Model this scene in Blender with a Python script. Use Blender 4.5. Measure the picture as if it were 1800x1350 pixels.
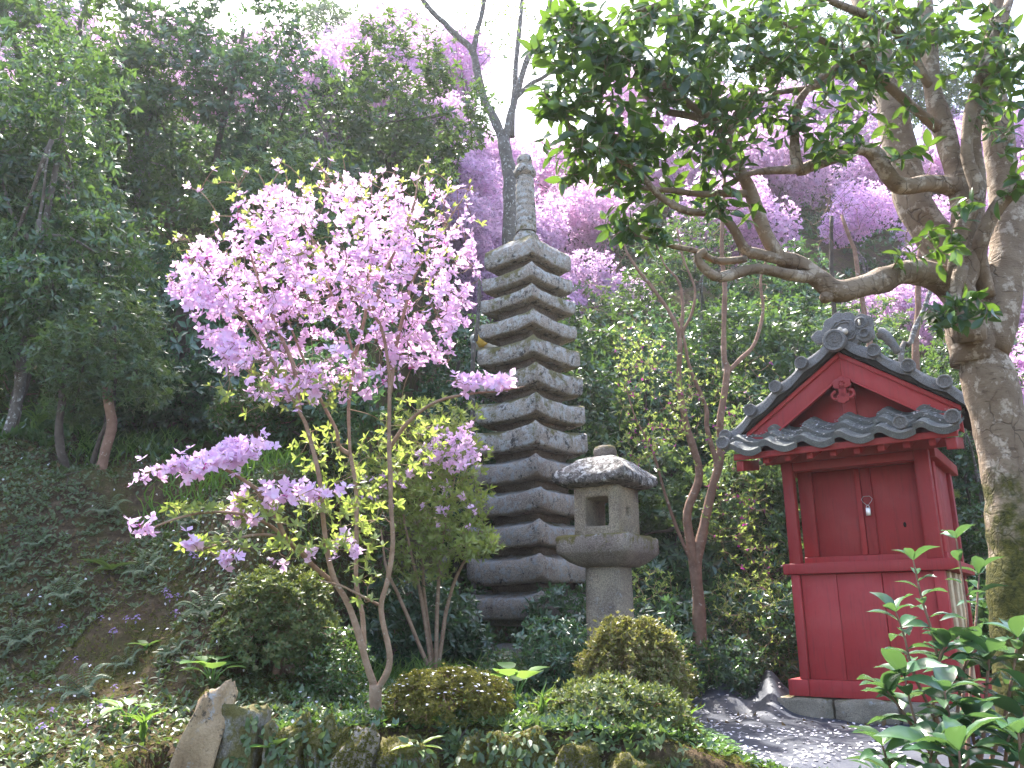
import bpy, bmesh, math, random
import numpy as np
from mathutils import Vector, Matrix

for o in list(bpy.data.objects):
    bpy.data.objects.remove(o)
SC = bpy.context.scene
COL = SC.collection
R = math.radians
rng = np.random.default_rng(7)
random.seed(7)

# ------------------------------------------------------------------ camera
F_PX, PITCH, EYE = 1454.0, R(16.0), np.array([0.0, 0.0, 0.79])
cam_d = bpy.data.cameras.new('camera')
cam_d.sensor_width = 36.0
cam_d.lens = 36.0 * F_PX / 1800.0
cam_d.clip_start, cam_d.clip_end = 0.05, 500.0
cam = bpy.data.objects.new('camera', cam_d)
COL.objects.link(cam)
cam.location = EYE
cam.rotation_euler = (R(90) + PITCH, 0, 0)
SC.camera = cam

# ------------------------------------------------------------------ sky, sun, exposure
SUN_EL, SUN_AZ = R(57), R(-20)         # azimuth from +Y (view direction) towards +X
world = bpy.data.worlds.new('World')
SC.world = world
world.use_nodes = True
wn = world.node_tree
bg = wn.nodes['Background']
sky = wn.nodes.new('ShaderNodeTexSky')
sky.sky_type = 'NISHITA'
sky.sun_disc = False
sky.sun_elevation = SUN_EL
sky.sun_rotation = SUN_AZ
sky.air_density = 1.0
sky.dust_density = 3.0
wn.links.new(sky.outputs[0], bg.inputs[0])
bg.inputs[1].default_value = 0.15
sun_d = bpy.data.lights.new('sun', 'SUN')
sun_d.energy = 3.3
sun_d.angle = R(0.6)
sun_d.color = (1.0, 0.955, 0.88)
sun = bpy.data.objects.new('sun', sun_d)
COL.objects.link(sun)
sdir = Vector((math.sin(SUN_AZ) * math.cos(SUN_EL), math.cos(SUN_AZ) * math.cos(SUN_EL), math.sin(SUN_EL)))
sun.rotation_euler = sdir.to_track_quat('Z', 'Y').to_euler()
sun.location = sdir * 60
SC.view_settings.view_transform = 'Standard'
SC.view_settings.look = 'None'
SC.view_settings.exposure = 2.55
SC.view_settings.gamma = 1.0
SC.render.engine = 'CYCLES'
cy = SC.cycles
cy.use_denoising = True
cy.max_bounces, cy.diffuse_bounces, cy.glossy_bounces = 6, 4, 2
cy.transmission_bounces, cy.transparent_max_bounces = 4, 4
cy.caustics_reflective = cy.caustics_refractive = False
cy.sample_clamp_indirect = 6.0

# ------------------------------------------------------------------ helpers
def ray(px, py):
    u, v = (px - 900) / F_PX, (675 - py) / F_PX
    return np.array([u, math.cos(PITCH) - v * math.sin(PITCH), math.sin(PITCH) + v * math.cos(PITCH)])

def P(px, py, Y):
    """the point at distance Y ahead that is seen in that direction"""
    d = ray(px, py)
    return EYE + d * (Y / d[1])

def smooth(t):
    t = np.clip(t, 0, 1)
    return t * t * (3 - 2 * t)

def _hash(i, j, k, s):
    n = (i * 374761393 + j * 668265263 + k * 2147483647 + s * 974634777) & 0xffffffff
    n = ((n ^ (n >> 13)) * 1274126177) & 0xffffffff
    return ((n ^ (n >> 16)) & 0xffff) / 65535.0

def noise3(p, sc=1.0, seed=0):
    """value noise in -1..1 at points p (n,3)"""
    q = np.asarray(p, float) * sc
    i = np.floor(q).astype(np.int64)
    f = q - i
    f = f * f * (3 - 2 * f)
    r = 0
    for a in (0, 1):
        for b in (0, 1):
            for c in (0, 1):
                w = (f[:, 0] if a else 1 - f[:, 0]) * (f[:, 1] if b else 1 - f[:, 1]) * (f[:, 2] if c else 1 - f[:, 2])
                r = r + w * _hash(i[:, 0] + a, i[:, 1] + b, i[:, 2] + c, seed)
    return r * 2 - 1

def norm(v):
    v = np.asarray(v, float)
    return v / np.maximum(np.linalg.norm(v, axis=-1, keepdims=True), 1e-9)

def rand_unit(n):
    return norm(rng.normal(size=(n, 3)))

class MB:
    """collects vertices and faces for one mesh"""
    def __init__(s):
        s.v, s.t, s.q, s.n, s.poly = [], [], [], 0, []
    def add(s, v, tris=None, quads=None, polys=None):
        v = np.asarray(v, float).reshape(-1, 3)
        if tris is not None and len(tris):
            s.t.append(np.asarray(tris, np.int64).reshape(-1, 3) + s.n)
        if quads is not None and len(quads):
            s.q.append(np.asarray(quads, np.int64).reshape(-1, 4) + s.n)
        if polys:
            s.poly += [[i + s.n for i in p] for p in polys]
        s.v.append(v)
        s.n += len(v)
        return s
    def box(s, a, b, taper=0.0):
        x0, y0, z0 = a; x1, y1, z1 = b
        v = [(x0, y0, z0), (x1, y0, z0), (x1, y1, z0), (x0, y1, z0), (x0, y0, z1), (x1, y0, z1), (x1, y1, z1), (x0, y1, z1)]
        return s.add(v, quads=[(0, 3, 2, 1), (4, 5, 6, 7), (0, 1, 5, 4), (1, 2, 6, 5), (2, 3, 7, 6), (3, 0, 4, 7)])
    def tube(s, pts, rad, sides=6, caps=True):
        pts = np.asarray(pts, float)
        n = len(pts)
        rad = np.broadcast_to(np.asarray(rad, float), (n,))
        tg = np.empty_like(pts)
        tg[1:-1] = pts[2:] - pts[:-2]
        tg[0], tg[-1] = pts[1] - pts[0], pts[-1] - pts[-2]
        tg = norm(tg)
        ref = np.array([0.0, 0, 1]) if abs(tg[0][2]) < 0.9 else np.array([1.0, 0, 0])
        u = norm(np.cross(tg[0], ref))
        a = np.arange(sides) * (2 * math.pi / sides)
        ca, sa = np.cos(a)[:, None], np.sin(a)[:, None]
        rings = []
        for i in range(n):
            u = norm(u - tg[i] * (u @ tg[i]))
            w = np.cross(tg[i], u)
            rings.append(pts[i] + rad[i] * (ca * u + sa * w))
        k = np.arange(sides); k2 = (k + 1) % sides
        q = np.concatenate([np.stack([k + i * sides, k2 + i * sides, k2 + (i + 1) * sides, k + (i + 1) * sides], 1) for i in range(n - 1)])
        return s.add(np.concatenate(rings), quads=q, polys=[list(range(sides))[::-1], [(n - 1) * sides + j for j in range(sides)]] if caps else None)
    def lathe(s, prof, sides=16, c=(0, 0, 0), axis='z'):
        a = np.arange(sides) * (2 * math.pi / sides)
        rings = []
        for r, z in prof:
            r = max(r, 1e-4)
            x, y, zz = r * np.cos(a), r * np.sin(a), np.full(sides, z)
            rings.append(np.stack([x, y, zz] if axis == 'z' else [x, -zz, y], 1))
        n = len(prof)
        k = np.arange(sides); k2 = (k + 1) % sides
        q = np.concatenate([np.stack([k + i * sides, k2 + i * sides, k2 + (i + 1) * sides, k + (i + 1) * sides], 1) for i in range(n - 1)])
        return s.add(np.concatenate(rings) + np.asarray(c), quads=q)
    def arrays(s):
        return np.concatenate(s.v) if s.v else np.zeros((0, 3))
    def mesh(s, name, mat=None, smooth_=False, off=None):
        me = bpy.data.meshes.new(name)
        V = s.arrays()
        if off is not None:
            V = V - np.asarray(off)
        T = np.concatenate(s.t) if s.t else np.zeros((0, 3), np.int64)
        Q = np.concatenate(s.q) if s.q else np.zeros((0, 4), np.int64)
        pl = [len(p) for p in s.poly]
        loops = np.concatenate([T.ravel(), Q.ravel(), np.array([i for p in s.poly for i in p], np.int64)])
        sizes = np.concatenate([np.full(len(T), 3), np.full(len(Q), 4), np.array(pl, np.int64)]).astype(np.int64)
        me.vertices.add(len(V))
        me.vertices.foreach_set('co', V.ravel())
        me.loops.add(len(loops))
        me.loops.foreach_set('vertex_index', loops.astype(np.int32))
        me.polygons.add(len(sizes))
        starts = np.concatenate([[0], np.cumsum(sizes)[:-1]]) if len(sizes) else np.zeros(0)
        me.polygons.foreach_set('loop_start', starts.astype(np.int32))
        me.polygons.foreach_set('loop_total', sizes.astype(np.int32))
        if smooth_:
            me.polygons.foreach_set('use_smooth', np.ones(len(sizes), bool))
        me.update(calc_edges=True)
        if mat is not None:
            me.materials.append(mat)
        return me

def tag(o, label=None, cat=None, group=None, kind=None):
    if label: o['label'] = label
    if cat: o['category'] = cat
    if group: o['group'] = group
    if kind: o['kind'] = kind
    return o

def link(name, me, parent=None, loc=None, rotz=0.0):
    o = bpy.data.objects.new(name, me)
    COL.objects.link(o)
    if parent is not None:
        o.parent = parent
    if loc is not None:
        o.location = loc
    o.rotation_euler.z = rotz
    return o

def thing(name, loc, label, cat, group=None, rotz=0.0, scale=1.0):
    o = bpy.data.objects.new(name, None)
    o.empty_display_size = 0.1
    COL.objects.link(o)
    o.location = loc
    o.rotation_euler.z = rotz
    o.scale = (scale,) * 3
    return tag(o, label, cat, group)

def part(name, mb, mat, parent, sm=False, kind=None, bevel=0.0):
    """a mesh child whose vertices were given in its parent's frame"""
    o = link(name, mb.mesh(name, mat, sm), parent)
    if bevel:
        b = o.modifiers.new('bevel', 'BEVEL'); b.width = bevel; b.segments = 2; b.limit_method = 'ANGLE'; b.angle_limit = R(40)
    if kind: o['kind'] = kind
    return o

def wpart(name, mb, mat, parent, sm=False, kind=None):
    """a mesh child of an unrotated empty, vertices given in the world"""
    o = link(name, mb.mesh(name, mat, sm, off=np.array(parent.location)), parent)
    if kind: o['kind'] = kind
    return o

def copy_tree(o, parent=None):
    c = o.copy()
    COL.objects.link(c)
    c.parent = parent
    for ch in o.children:
        copy_tree(ch, c)
    return c

# ------------------------------------------------------------------ materials
class NT:
    def __init__(s, name):
        s.m = bpy.data.materials.new(name)
        s.m.use_nodes = True
        s.t = s.m.node_tree
        s.t.nodes.clear()
        s.out = s.t.nodes.new('ShaderNodeOutputMaterial')
    def n(s, typ, **kw):
        d = s.t.nodes.new('ShaderNode' + typ)
        for k, v in kw.items():
            if k.startswith('i_'):
                d.inputs[k[2:].replace('_', ' ')].default_value = v
            else:
                setattr(d, k, v)
        return d
    def l(s, a, b):
        s.t.links.new(a, b)
    def noise(s, scale, detail=4.0, rough=0.6, vec=None, dist=0.0):
        d = s.n('TexNoise')
        d.inputs['Scale'].default_value = scale
        d.inputs['Detail'].default_value = detail
        d.inputs['Roughness'].default_value = rough
        d.inputs['Distortion'].default_value = dist
        s.l(vec if vec is not None else s.coord(), d.inputs['Vector'])
        return d.outputs['Fac']
    def coord(s):
        if not hasattr(s, '_c'):
            s._c = s.n('TexCoord').outputs['Object']
        return s._c
    def world(s):
        if not hasattr(s, '_w'):
            s._w = s.n('NewGeometry')
        return s._w
    def ramp(s, fac, stops, interp='LINEAR'):
        d = s.n('ValToRGB')
        r = d.color_ramp
        r.interpolation = interp
        while len(r.elements) < len(stops):
            r.elements.new(0.5)
        for e, (p, c) in zip(r.elements, stops):
            e.position = p
            e.color = (c, c, c, 1) if isinstance(c, (int, float)) else (*c, 1)
        s.l(fac, d.inputs[0])
        return d.outputs[0]
    def mix(s, fac, a, b, mode='MIX'):
        d = s.n('Mix', data_type='RGBA', blend_type=mode)
        for sock, val in ((d.inputs[0], fac), (d.inputs[6], a), (d.inputs[7], b)):
            if hasattr(val, 'default_value'):
                s.l(val, sock)
            elif isinstance(val, (int, float)):
                sock.default_value = val
            else:
                sock.default_value = (*val, 1)
        return d.outputs[2]
    def math(s, op, a, b=0.0):
        d = s.n('Math', operation=op)
        for sock, val in ((d.inputs[0], a), (d.inputs[1], b)):
            if hasattr(val, 'default_value'):
                s.l(val, sock)
            else:
                sock.default_value = val
        return d.outputs[0]
    def bump(s, h, strength=0.5, dist=0.02):
        d = s.n('Bump')
        d.inputs['Strength'].default_value = strength
        d.inputs['Distance'].default_value = dist
        s.l(h, d.inputs['Height'])
        return d.outputs[0]
    def bsdf(s, col, rough=0.6, bump=None, spec=0.4, metal=0.0):
        d = s.n('BsdfPrincipled')
        for sock, val in ((d.inputs['Base Color'], col), (d.inputs['Roughness'], rough)):
            if hasattr(val, 'default_value'):
                s.l(val, sock)
            else:
                sock.default_value = (*val, 1) if isinstance(val, tuple) else val
        d.inputs['Specular IOR Level'].default_value = spec
        d.inputs['Metallic'].default_value = metal
        if bump is not None:
            s.l(bump, d.inputs['Normal'])
        return d
    def done(s, sh):
        s.l(sh.outputs[0] if hasattr(sh, 'outputs') else sh, s.out.inputs[0])
        return s.m

def leaf_mat(name, cols, trans=0.35, tcol=None, rough=0.4, spec=0.5, tone=0.5):
    """cols: list of colours spread over the leaves; each leaf one colour"""
    k = NT(name)
    g = k.n('NewGeometry').outputs['Random Per Island']
    o = k.n('ObjectInfo').outputs['Random']
    f = k.math('FRACT', k.math('ADD', g, o))
    c = k.ramp(f, [(i / max(1, len(cols) - 1), x) for i, x in enumerate(cols)])
    c = k.mix(k.math('MULTIPLY', k.noise(3.0, 2), 0.35), c, tuple(x * 0.6 for x in cols[0]))
    hv = k.n('HueSaturation'); k.l(c, hv.inputs['Color'])
    k.l(k.math('ADD', k.math('MULTIPLY', o, tone), 1 - tone * 0.45), hv.inputs['Value'])
    k.l(k.math('ADD', k.math('MULTIPLY', k.math('FRACT', k.math('MULTIPLY', o, 7.3)), tone * 0.07), 0.5 - tone * 0.035), hv.inputs['Hue'])
    c = hv.outputs[0]
    b = k.bsdf(c, rough, spec=spec)
    t = k.n('BsdfTranslucent')
    tc = k.mix(0.65, c, tcol if tcol else tuple(min(1, x * 2.2) for x in cols[-1]))
    k.l(tc, t.inputs[0])
    m = k.n('MixShader')
    m.inputs[0].default_value = trans
    k.l(b.outputs[0], m.inputs[1]); k.l(t.outputs[0], m.inputs[2])
    return k.done(m)

def bark_mat(name, c1, c2, lichen=None, lich_amt=0.5, moss=0.0, scale=6.0, rings=False):
    k = NT(name)
    n1 = k.noise(scale, 6, 0.65, dist=0.4)
    c = k.ramp(n1, [(0.3, c1), (0.7, c2)])
    h = n1
    if lichen:
        n2 = k.noise(scale * 2.3, 5, 0.7)
        c = k.mix(k.ramp(n2, [(1 - lich_amt - 0.03, 0.0), (1 - lich_amt + 0.05, 1.0)]), c, lichen)
    if rings:
        mp = k.n('Mapping'); mp.inputs['Scale'].default_value = (4, 4, 17)
        k.l(k.coord(), mp.inputs[0])
        n3 = k.noise(3.0, 4, 0.6, vec=mp.outputs[0])
        c = k.mix(k.ramp(n3, [(0.60, 0.0), (0.67, 0.6)]), c, tuple(x * 0.5 for x in c1))
        h = k.math('ADD', k.math('ADD', n1, k.math('MULTIPLY', n3, 0.5)), k.math('MULTIPLY', k.noise(42, 5, 0.7), 0.45))
    if rings:
        mp3 = k.n('Mapping'); mp3.inputs['Scale'].default_value = (7, 7, 3.2)
        wv = k.n('VectorMath', operation='ADD')
        ns = k.n('TexNoise'); ns.inputs['Scale'].default_value = 6; k.l(k.coord(), ns.inputs['Vector'])
        k.l(k.coord(), mp3.inputs[0]); k.l(mp3.outputs[0], wv.inputs[0]); k.l(ns.outputs['Color'], wv.inputs[1])
        vo = k.n('TexVoronoi', feature='DISTANCE_TO_EDGE'); vo.inputs['Scale'].default_value = 1.6; k.l(wv.outputs[0], vo.inputs['Vector'])
        cr_ = k.ramp(vo.outputs['Distance'], [(0.0, 1.0), (0.045, 0.0)])
        cr_ = k.math('MULTIPLY', cr_, k.ramp(k.noise(3.0, 4), [(0.45, 0.0), (0.6, 1.0)]))
        c = k.mix(k.math('MULTIPLY', cr_, 0.75), c, (0.045, 0.03, 0.02))
        h = k.math('SUBTRACT', h, k.math('MULTIPLY', cr_, 0.8))
    if moss:
        n4 = k.noise(2.2, 5, 0.7)
        z = k.n('SeparateXYZ'); k.l(k.world().outputs['Position'], z.inputs[0])
        zz = k.math('MULTIPLY', k.math('SUBTRACT', 1.95, z.outputs[2]), 0.30)
        f = k.ramp(k.math('ADD', n4, zz), [(0.60, 0.0), (0.72, 1.0)])
        mc = k.ramp(k.noise(30, 3), [(0.3, (0.022, 0.026, 0.006)), (0.7, (0.095, 0.085, 0.016))])
        c = k.mix(f, c, mc)
        h = k.math('ADD', h, k.math('MULTIPLY', f, k.noise(40, 3)))
    return k.done(k.bsdf(c, 0.85, k.bump(h, 0.6, 0.022 if rings else 0.03), spec=0.2))

def stone_mat(name, base1, base2, lichen=0.45, moss=0.5, dark=0.5, scale=1.0, lich_col=(0.42, 0.43, 0.42), grainy=0.85):
    k = NT(name)
    ob = k.n('ObjectInfo').outputs['Random']
    vm = k.n('VectorMath', operation='ADD')
    cx = k.n('CombineXYZ'); k.l(k.math('MULTIPLY', ob, 37.0), cx.inputs[0]); k.l(k.math('MULTIPLY', ob, 11.0), cx.inputs[2])
    k.l(k.coord(), vm.inputs[0]); k.l(cx.outputs[0], vm.inputs[1])
    v = vm.outputs[0]
    grain = k.noise(90 * scale, 3, 0.7, v)
    big = k.noise(3.5 * scale, 5, 0.65, v)
    mid = k.noise(13 * scale, 6, 0.75, v, 0.3)
    c = k.ramp(big, [(0.3, base1), (0.7, base2)])
    c = k.mix(grainy, c, k.ramp(grain, [(0.3, 0.15), (0.7, 0.85)]), 'OVERLAY')
    if dark:
        c = k.mix(k.ramp(k.noise(9 * scale, 6, 0.8, v), [(1 - dark * 0.9, 0.0), (1 - dark * 0.9 + 0.06, 0.85)]), c, (0.025, 0.024, 0.025))
    if lichen:
        g = k.n('NewGeometry')
        sz = k.n('SeparateXYZ'); k.l(g.outputs['Normal'], sz.inputs[0])
        m = k.math('ADD', mid, k.math('MULTIPLY', sz.outputs[2], 0.05))
        c = k.mix(k.ramp(m, [(1 - lichen - 0.02, 0.0), (1 - lichen + 0.06, 0.9)]), c, k.mix(grain, tuple(x * 0.55 for x in lich_col), lich_col))
    if moss:
        g = k.n('NewGeometry')
        sz = k.n('SeparateXYZ'); k.l(g.outputs['Normal'], sz.inputs[0])
        m = k.math('ADD', k.noise(4 * scale, 5, 0.7, v), k.math('MULTIPLY', sz.outputs[2], 0.16))
        c = k.mix(k.ramp(m, [(1.02 - moss * 0.7, 0.0), (1.12 - moss * 0.7, 0.85)]), c, k.mix(grain, (0.05, 0.05, 0.01), (0.16, 0.13, 0.025)))
    h = k.math('ADD', k.math('MULTIPLY', grain, 0.35), mid)
    return k.done(k.bsdf(c, 0.9, k.bump(h, 0.75, 0.025), spec=0.2))

def paint_mat(name, c, var=0.25, rough=0.5, wear=(0.2, 0.03, 0.04)):
    k = NT(name)
    mp = k.n('Mapping'); mp.inputs['Scale'].default_value = (9, 9, 1.2)
    k.l(k.coord(), mp.inputs[0])
    g = k.noise(6, 5, 0.6, mp.outputs[0])
    b = k.noise(2.5, 4, 0.6)
    col = k.mix(k.ramp(b, [(0.35, 0.0), (0.75, var)]), c, tuple(x * 0.55 for x in c))
    col = k.mix(k.ramp(g, [(0.55, 0.0), (0.8, 0.35)]), col, wear)
    col = k.mix(k.ramp(k.noise(60, 4, 0.7), [(0.68, 0.0), (0.74, 0.45)]), col, (0.35, 0.2, 0.18))
    mp2 = k.n('Mapping'); mp2.inputs['Scale'].default_value = (26, 26, 1.6)
    k.l(k.coord(), mp2.inputs[0])
    col = k.mix(k.ramp(k.noise(2.0, 5, 0.7, mp2.outputs[0]), [(0.52, 0.0), (0.72, 0.6)]), col, tuple(x * 0.35 + 0.006 for x in c))
    col = k.mix(k.ramp(k.noise(1.1, 5, 0.7), [(0.45, 0.0), (0.72, 0.5)]), col, (0.40, 0.075, 0.07))
    hv = k.n('HueSaturation'); k.l(col, hv.inputs['Color'])
    k.l(k.math('ADD', k.math('MULTIPLY', k.n('ObjectInfo').outputs['Random'], 0.32), 0.84), hv.inputs['Value'])
    col = hv.outputs[0]
    return k.done(k.bsdf(col, k.ramp(b, [(0.3, rough - 0.08), (0.7, rough + 0.15)]), k.bump(g, 0.25, 0.006), spec=0.35))

def plain_mat(name, c, c2, scale=20, rough=0.6, spec=0.3, metal=0.0, bump=0.3):
    k = NT(name)
    n = k.noise(scale, 5, 0.65)
    return k.done(k.bsdf(k.ramp(n, [(0.3, c), (0.7, c2)]), rough, k.bump(n, bump, 0.01), spec=spec, metal=metal))

M = {}
M['stone'] = stone_mat('pagoda stone', (0.23, 0.185, 0.15), (0.38, 0.325, 0.27), lichen=0.49, moss=0.68, dark=0.52, scale=1.0, lich_col=(0.51, 0.495, 0.465))
M['stone_low'] = stone_mat('pagoda stone damp', (0.20, 0.155, 0.128), (0.34, 0.285, 0.235), lichen=0.47, moss=0.46, dark=0.48, lich_col=(0.36, 0.36, 0.35))
M['tier'] = stone_mat('dark brown stone', (0.11, 0.082, 0.066), (0.20, 0.16, 0.13), lichen=0.33, moss=0.45, dark=0.45)  # darker brown stone for the blocks between the roof slabs
M['lantern'] = stone_mat('lantern stone', (0.17, 0.135, 0.11), (0.33, 0.28, 0.20), lichen=0.36, moss=0.40, dark=0.36, scale=1.3)
M['lantern_roof'] = stone_mat('lantern roof stone', (0.10, 0.085, 0.08), (0.20, 0.18, 0.16), lichen=0.45, moss=0.30, dark=0.56, scale=1.6, lich_col=(0.6, 0.59, 0.57))
M['lantern_moss'] = stone_mat('lantern mossy stone', (0.15, 0.12, 0.105), (0.27, 0.23, 0.19), lichen=0.38, moss=0.72, dark=0.38, scale=1.3)
M['rock'] = stone_mat('tan rock', (0.20, 0.13, 0.075), (0.44, 0.32, 0.19), lichen=0.40, moss=0.42, dark=0.50, scale=1.1, grainy=0.25)
M['wallstone'] = stone_mat('mossy wall stone', (0.13, 0.115, 0.09), (0.27, 0.245, 0.21), lichen=0.45, moss=0.85, dark=0.42, scale=1.3)
M['foot'] = stone_mat('foundation stone', (0.20, 0.17, 0.13), (0.36, 0.31, 0.24), lichen=0.36, moss=0.58, dark=0.42, scale=1.5, grainy=0.5)
M['red'] = paint_mat('red paint', (0.335, 0.023, 0.026))
M['pale_wood'] = plain_mat('bare timber', (0.42, 0.30, 0.17), (0.58, 0.45, 0.28), 14, 0.7)
M['tile'] = stone_mat('roof tile', (0.14, 0.14, 0.142), (0.24, 0.238, 0.235), lichen=0.33, moss=0.42, dark=0.3, scale=2.0, lich_col=(0.3, 0.31, 0.27))
M['tile_green'] = stone_mat('weathered roof tile', (0.115, 0.12, 0.118), (0.20, 0.205, 0.195), lichen=0.42, moss=0.36, dark=0.34, scale=2.0, lich_col=(0.36, 0.38, 0.33))
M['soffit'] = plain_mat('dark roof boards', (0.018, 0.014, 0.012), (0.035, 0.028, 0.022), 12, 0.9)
M['white_clay'] = plain_mat('pale clay', (0.55, 0.5, 0.42), (0.7, 0.66, 0.58), 20, 0.6)
M['steel'] = plain_mat('steel', (0.5, 0.5, 0.5), (0.65, 0.65, 0.65), 30, 0.3, 0.5, 0.9, 0.05)
M['black'] = plain_mat('keyhole', (0.006, 0.005, 0.005), (0.01, 0.008, 0.008), 20, 0.9)
# ------------------------------------------------------------------ the ground
def H(x, y):
    x = np.asarray(x, float); y = np.asarray(y, float)
    zt = 0.30 * (1 - smooth((x - 0.5) / 1.1))
    yf = 4.95 + 5.2 * smooth((x + 1.75) / 0.8) - 1.0 * smooth((x - 2.0) / 1.5) + 0.25 * np.sin(x * 1.3)
    left = 1 - smooth((x + 1.6) / 0.9)
    hb = 0.55 + 0.80 * left
    run = 0.95 + 0.7 * left + 0.2 * np.sin(x * 2.1 + 1)
    s1 = 0.42
    s2 = 0.95 + 0.10 * smooth((x - 1.5) / 4)
    d = y - yf
    z = zt + left * (0.30 * smooth((y - 3.4) / 2.2) - 0.16)
    z = z + hb * smooth(d / run) + s1 * np.clip(d - run * 0.8, 0, 2.2)
    crest = 27.0 + 1.5 * np.sin(x * 0.21)
    top = np.minimum(y, crest) - yf - run * 0.8 - 2.2
    z = z + s2 * np.clip(top, 0, None)
    z = z - 0.35 * np.clip(y - crest - 3, 0, None)
    ye = 4.22 - 1.6 * (1 - smooth((x + 1.9) / 0.3))
    z = z + (-0.75 - z) * smooth((ye - y) / 0.34)
    p = np.stack([x, y, np.zeros_like(x)], -1).reshape(-1, 3)
    n = (noise3(p, 0.9, 1) * 0.10 + noise3(p, 2.7, 2) * 0.11 + noise3(p, 6.0, 3) * 0.055).reshape(x.shape)
    amp = 0.35 + 0.65 * smooth((d + 0.3) / 0.8)
    amp = amp * (0.25 + 0.75 * (1 - smooth((x - 0.8) / 0.6) * (1 - smooth((y - 8.3) / 0.8))))
    return z + n * amp

def spaced(a, b, lo, hi, fine, growth):
    """grid lines: fine between lo and hi, growing wider outside"""
    m = list(np.arange(lo, hi + 1e-6, fine))
    s, v = fine, hi
    while v < b:
        s *= growth; v += s; m.append(v)
    s, v = fine, lo
    while v > a:
        s *= growth; v -= s; m.insert(0, v)
    return np.array(m)
gx = spaced(-60, 60, -6.5, 6.5, 0.07, 1.07)
gy = spaced(-40, 70, 3.2, 11.5, 0.07, 1.05)
X, Y = np.meshgrid(gx, gy)
Z = H(X, Y)
nx, ny = len(gx), len(gy)
mb = MB()
i = (np.arange(ny - 1)[:, None] * nx + np.arange(nx - 1)[None, :]).ravel()
mb.add(np.stack([X, Y, Z], -1), quads=np.stack([i, i + 1, i + nx + 1, i + nx], 1))
k = NT('forest soil')
wp = k.world().outputs['Position']
n1 = k.noise(2.2, 6, 0.7, wp); n2 = k.noise(14, 6, 0.75, wp); n3 = k.noise(60, 4, 0.7, wp)
c = k.ramp(n2, [(0.28, (0.03, 0.02, 0.012)), (0.5, (0.085, 0.058, 0.034)), (0.72, (0.18, 0.13, 0.08))])
c = k.mix(k.ramp(n1, [(0.46, 0.0), (0.60, 0.85)]), c, k.ramp(n3, [(0.3, (0.04, 0.044, 0.012)), (0.7, (0.12, 0.115, 0.028))]))
c = k.mix(k.ramp(k.noise(33, 3, 0.6, wp), [(0.66, 0.0), (0.70, 0.6)]), c, (0.22, 0.16, 0.10))
M['soil'] = k.done(k.bsdf(c, 0.95, k.bump(k.math('ADD', n2, k.math('MULTIPLY', n3, 0.5)), 0.9, 0.06), spec=0.1))
g = link('ground', mb.mesh('ground', M['soil'], True))
tag(g, 'brown mossy hillside ground rising behind the garden terrace', 'ground', kind='structure')

def on_ground(px, Y, dz=0.0):
    """ground point at distance Y seen at picture column px"""
    x = (px - 900) / 1513.0 * Y
    for _ in range(4):
        z = float(H(np.array([x]), np.array([Y]))[0])
        x = (px - 900) / F_PX * (Y * math.cos(PITCH) + (z - EYE[2]) * math.sin(PITCH))
    return np.array([x, Y, z + dz])

def ground_z(p):
    return float(H(np.array([p[0]]), np.array([p[1]]))[0])
# ------------------------------------------------------------------ stone pieces
def rough(V, amp, sc, seed=0):
    d = np.stack([noise3(V, sc, seed + j) for j in range(3)], 1) + 0.5 * np.stack([noise3(V, sc * 2.7, seed + 5 + j) for j in range(3)], 1)
    return V + d * amp

def square_rings(rings, seg=12, amp=0.008, sc=9.0, seed=0, rnd=0.0):
    """rings: (half side, z, lift at corners, lift power); square rings joined into a closed body"""
    mb = MB()
    t = np.linspace(-1, 1, seg + 1)[:-1]
    V = []
    for (h, z, lift, pw) in rings:
        sides = []
        for s in range(4):
            x, y = t * h, np.full_like(t, -h)
            if rnd:
                m = np.maximum(np.abs(t) - (1 - rnd), 0) / rnd
                y = y + h * rnd * 0.35 * m ** 2
            zz = z + lift * np.abs(t) ** pw
            a = s * math.pi / 2
            sides.append(np.stack([x * math.cos(a) - y * math.sin(a), x * math.sin(a) + y * math.cos(a), zz], 1))
        V.append(np.concatenate(sides))
    n = 4 * seg
    k = np.arange(n); k2 = (k + 1) % n
    Q = np.concatenate([np.stack([k + i * n, k2 + i * n, k2 + (i + 1) * n, k + (i + 1) * n], 1) for i in range(len(rings) - 1)])
    V = np.concatenate(V)
    V = rough(V, amp, sc, seed)
    mb.add(V, quads=Q, polys=[list(range(n))[::-1], [(len(rings) - 1) * n + j for j in range(n)]])
    return mb

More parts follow.
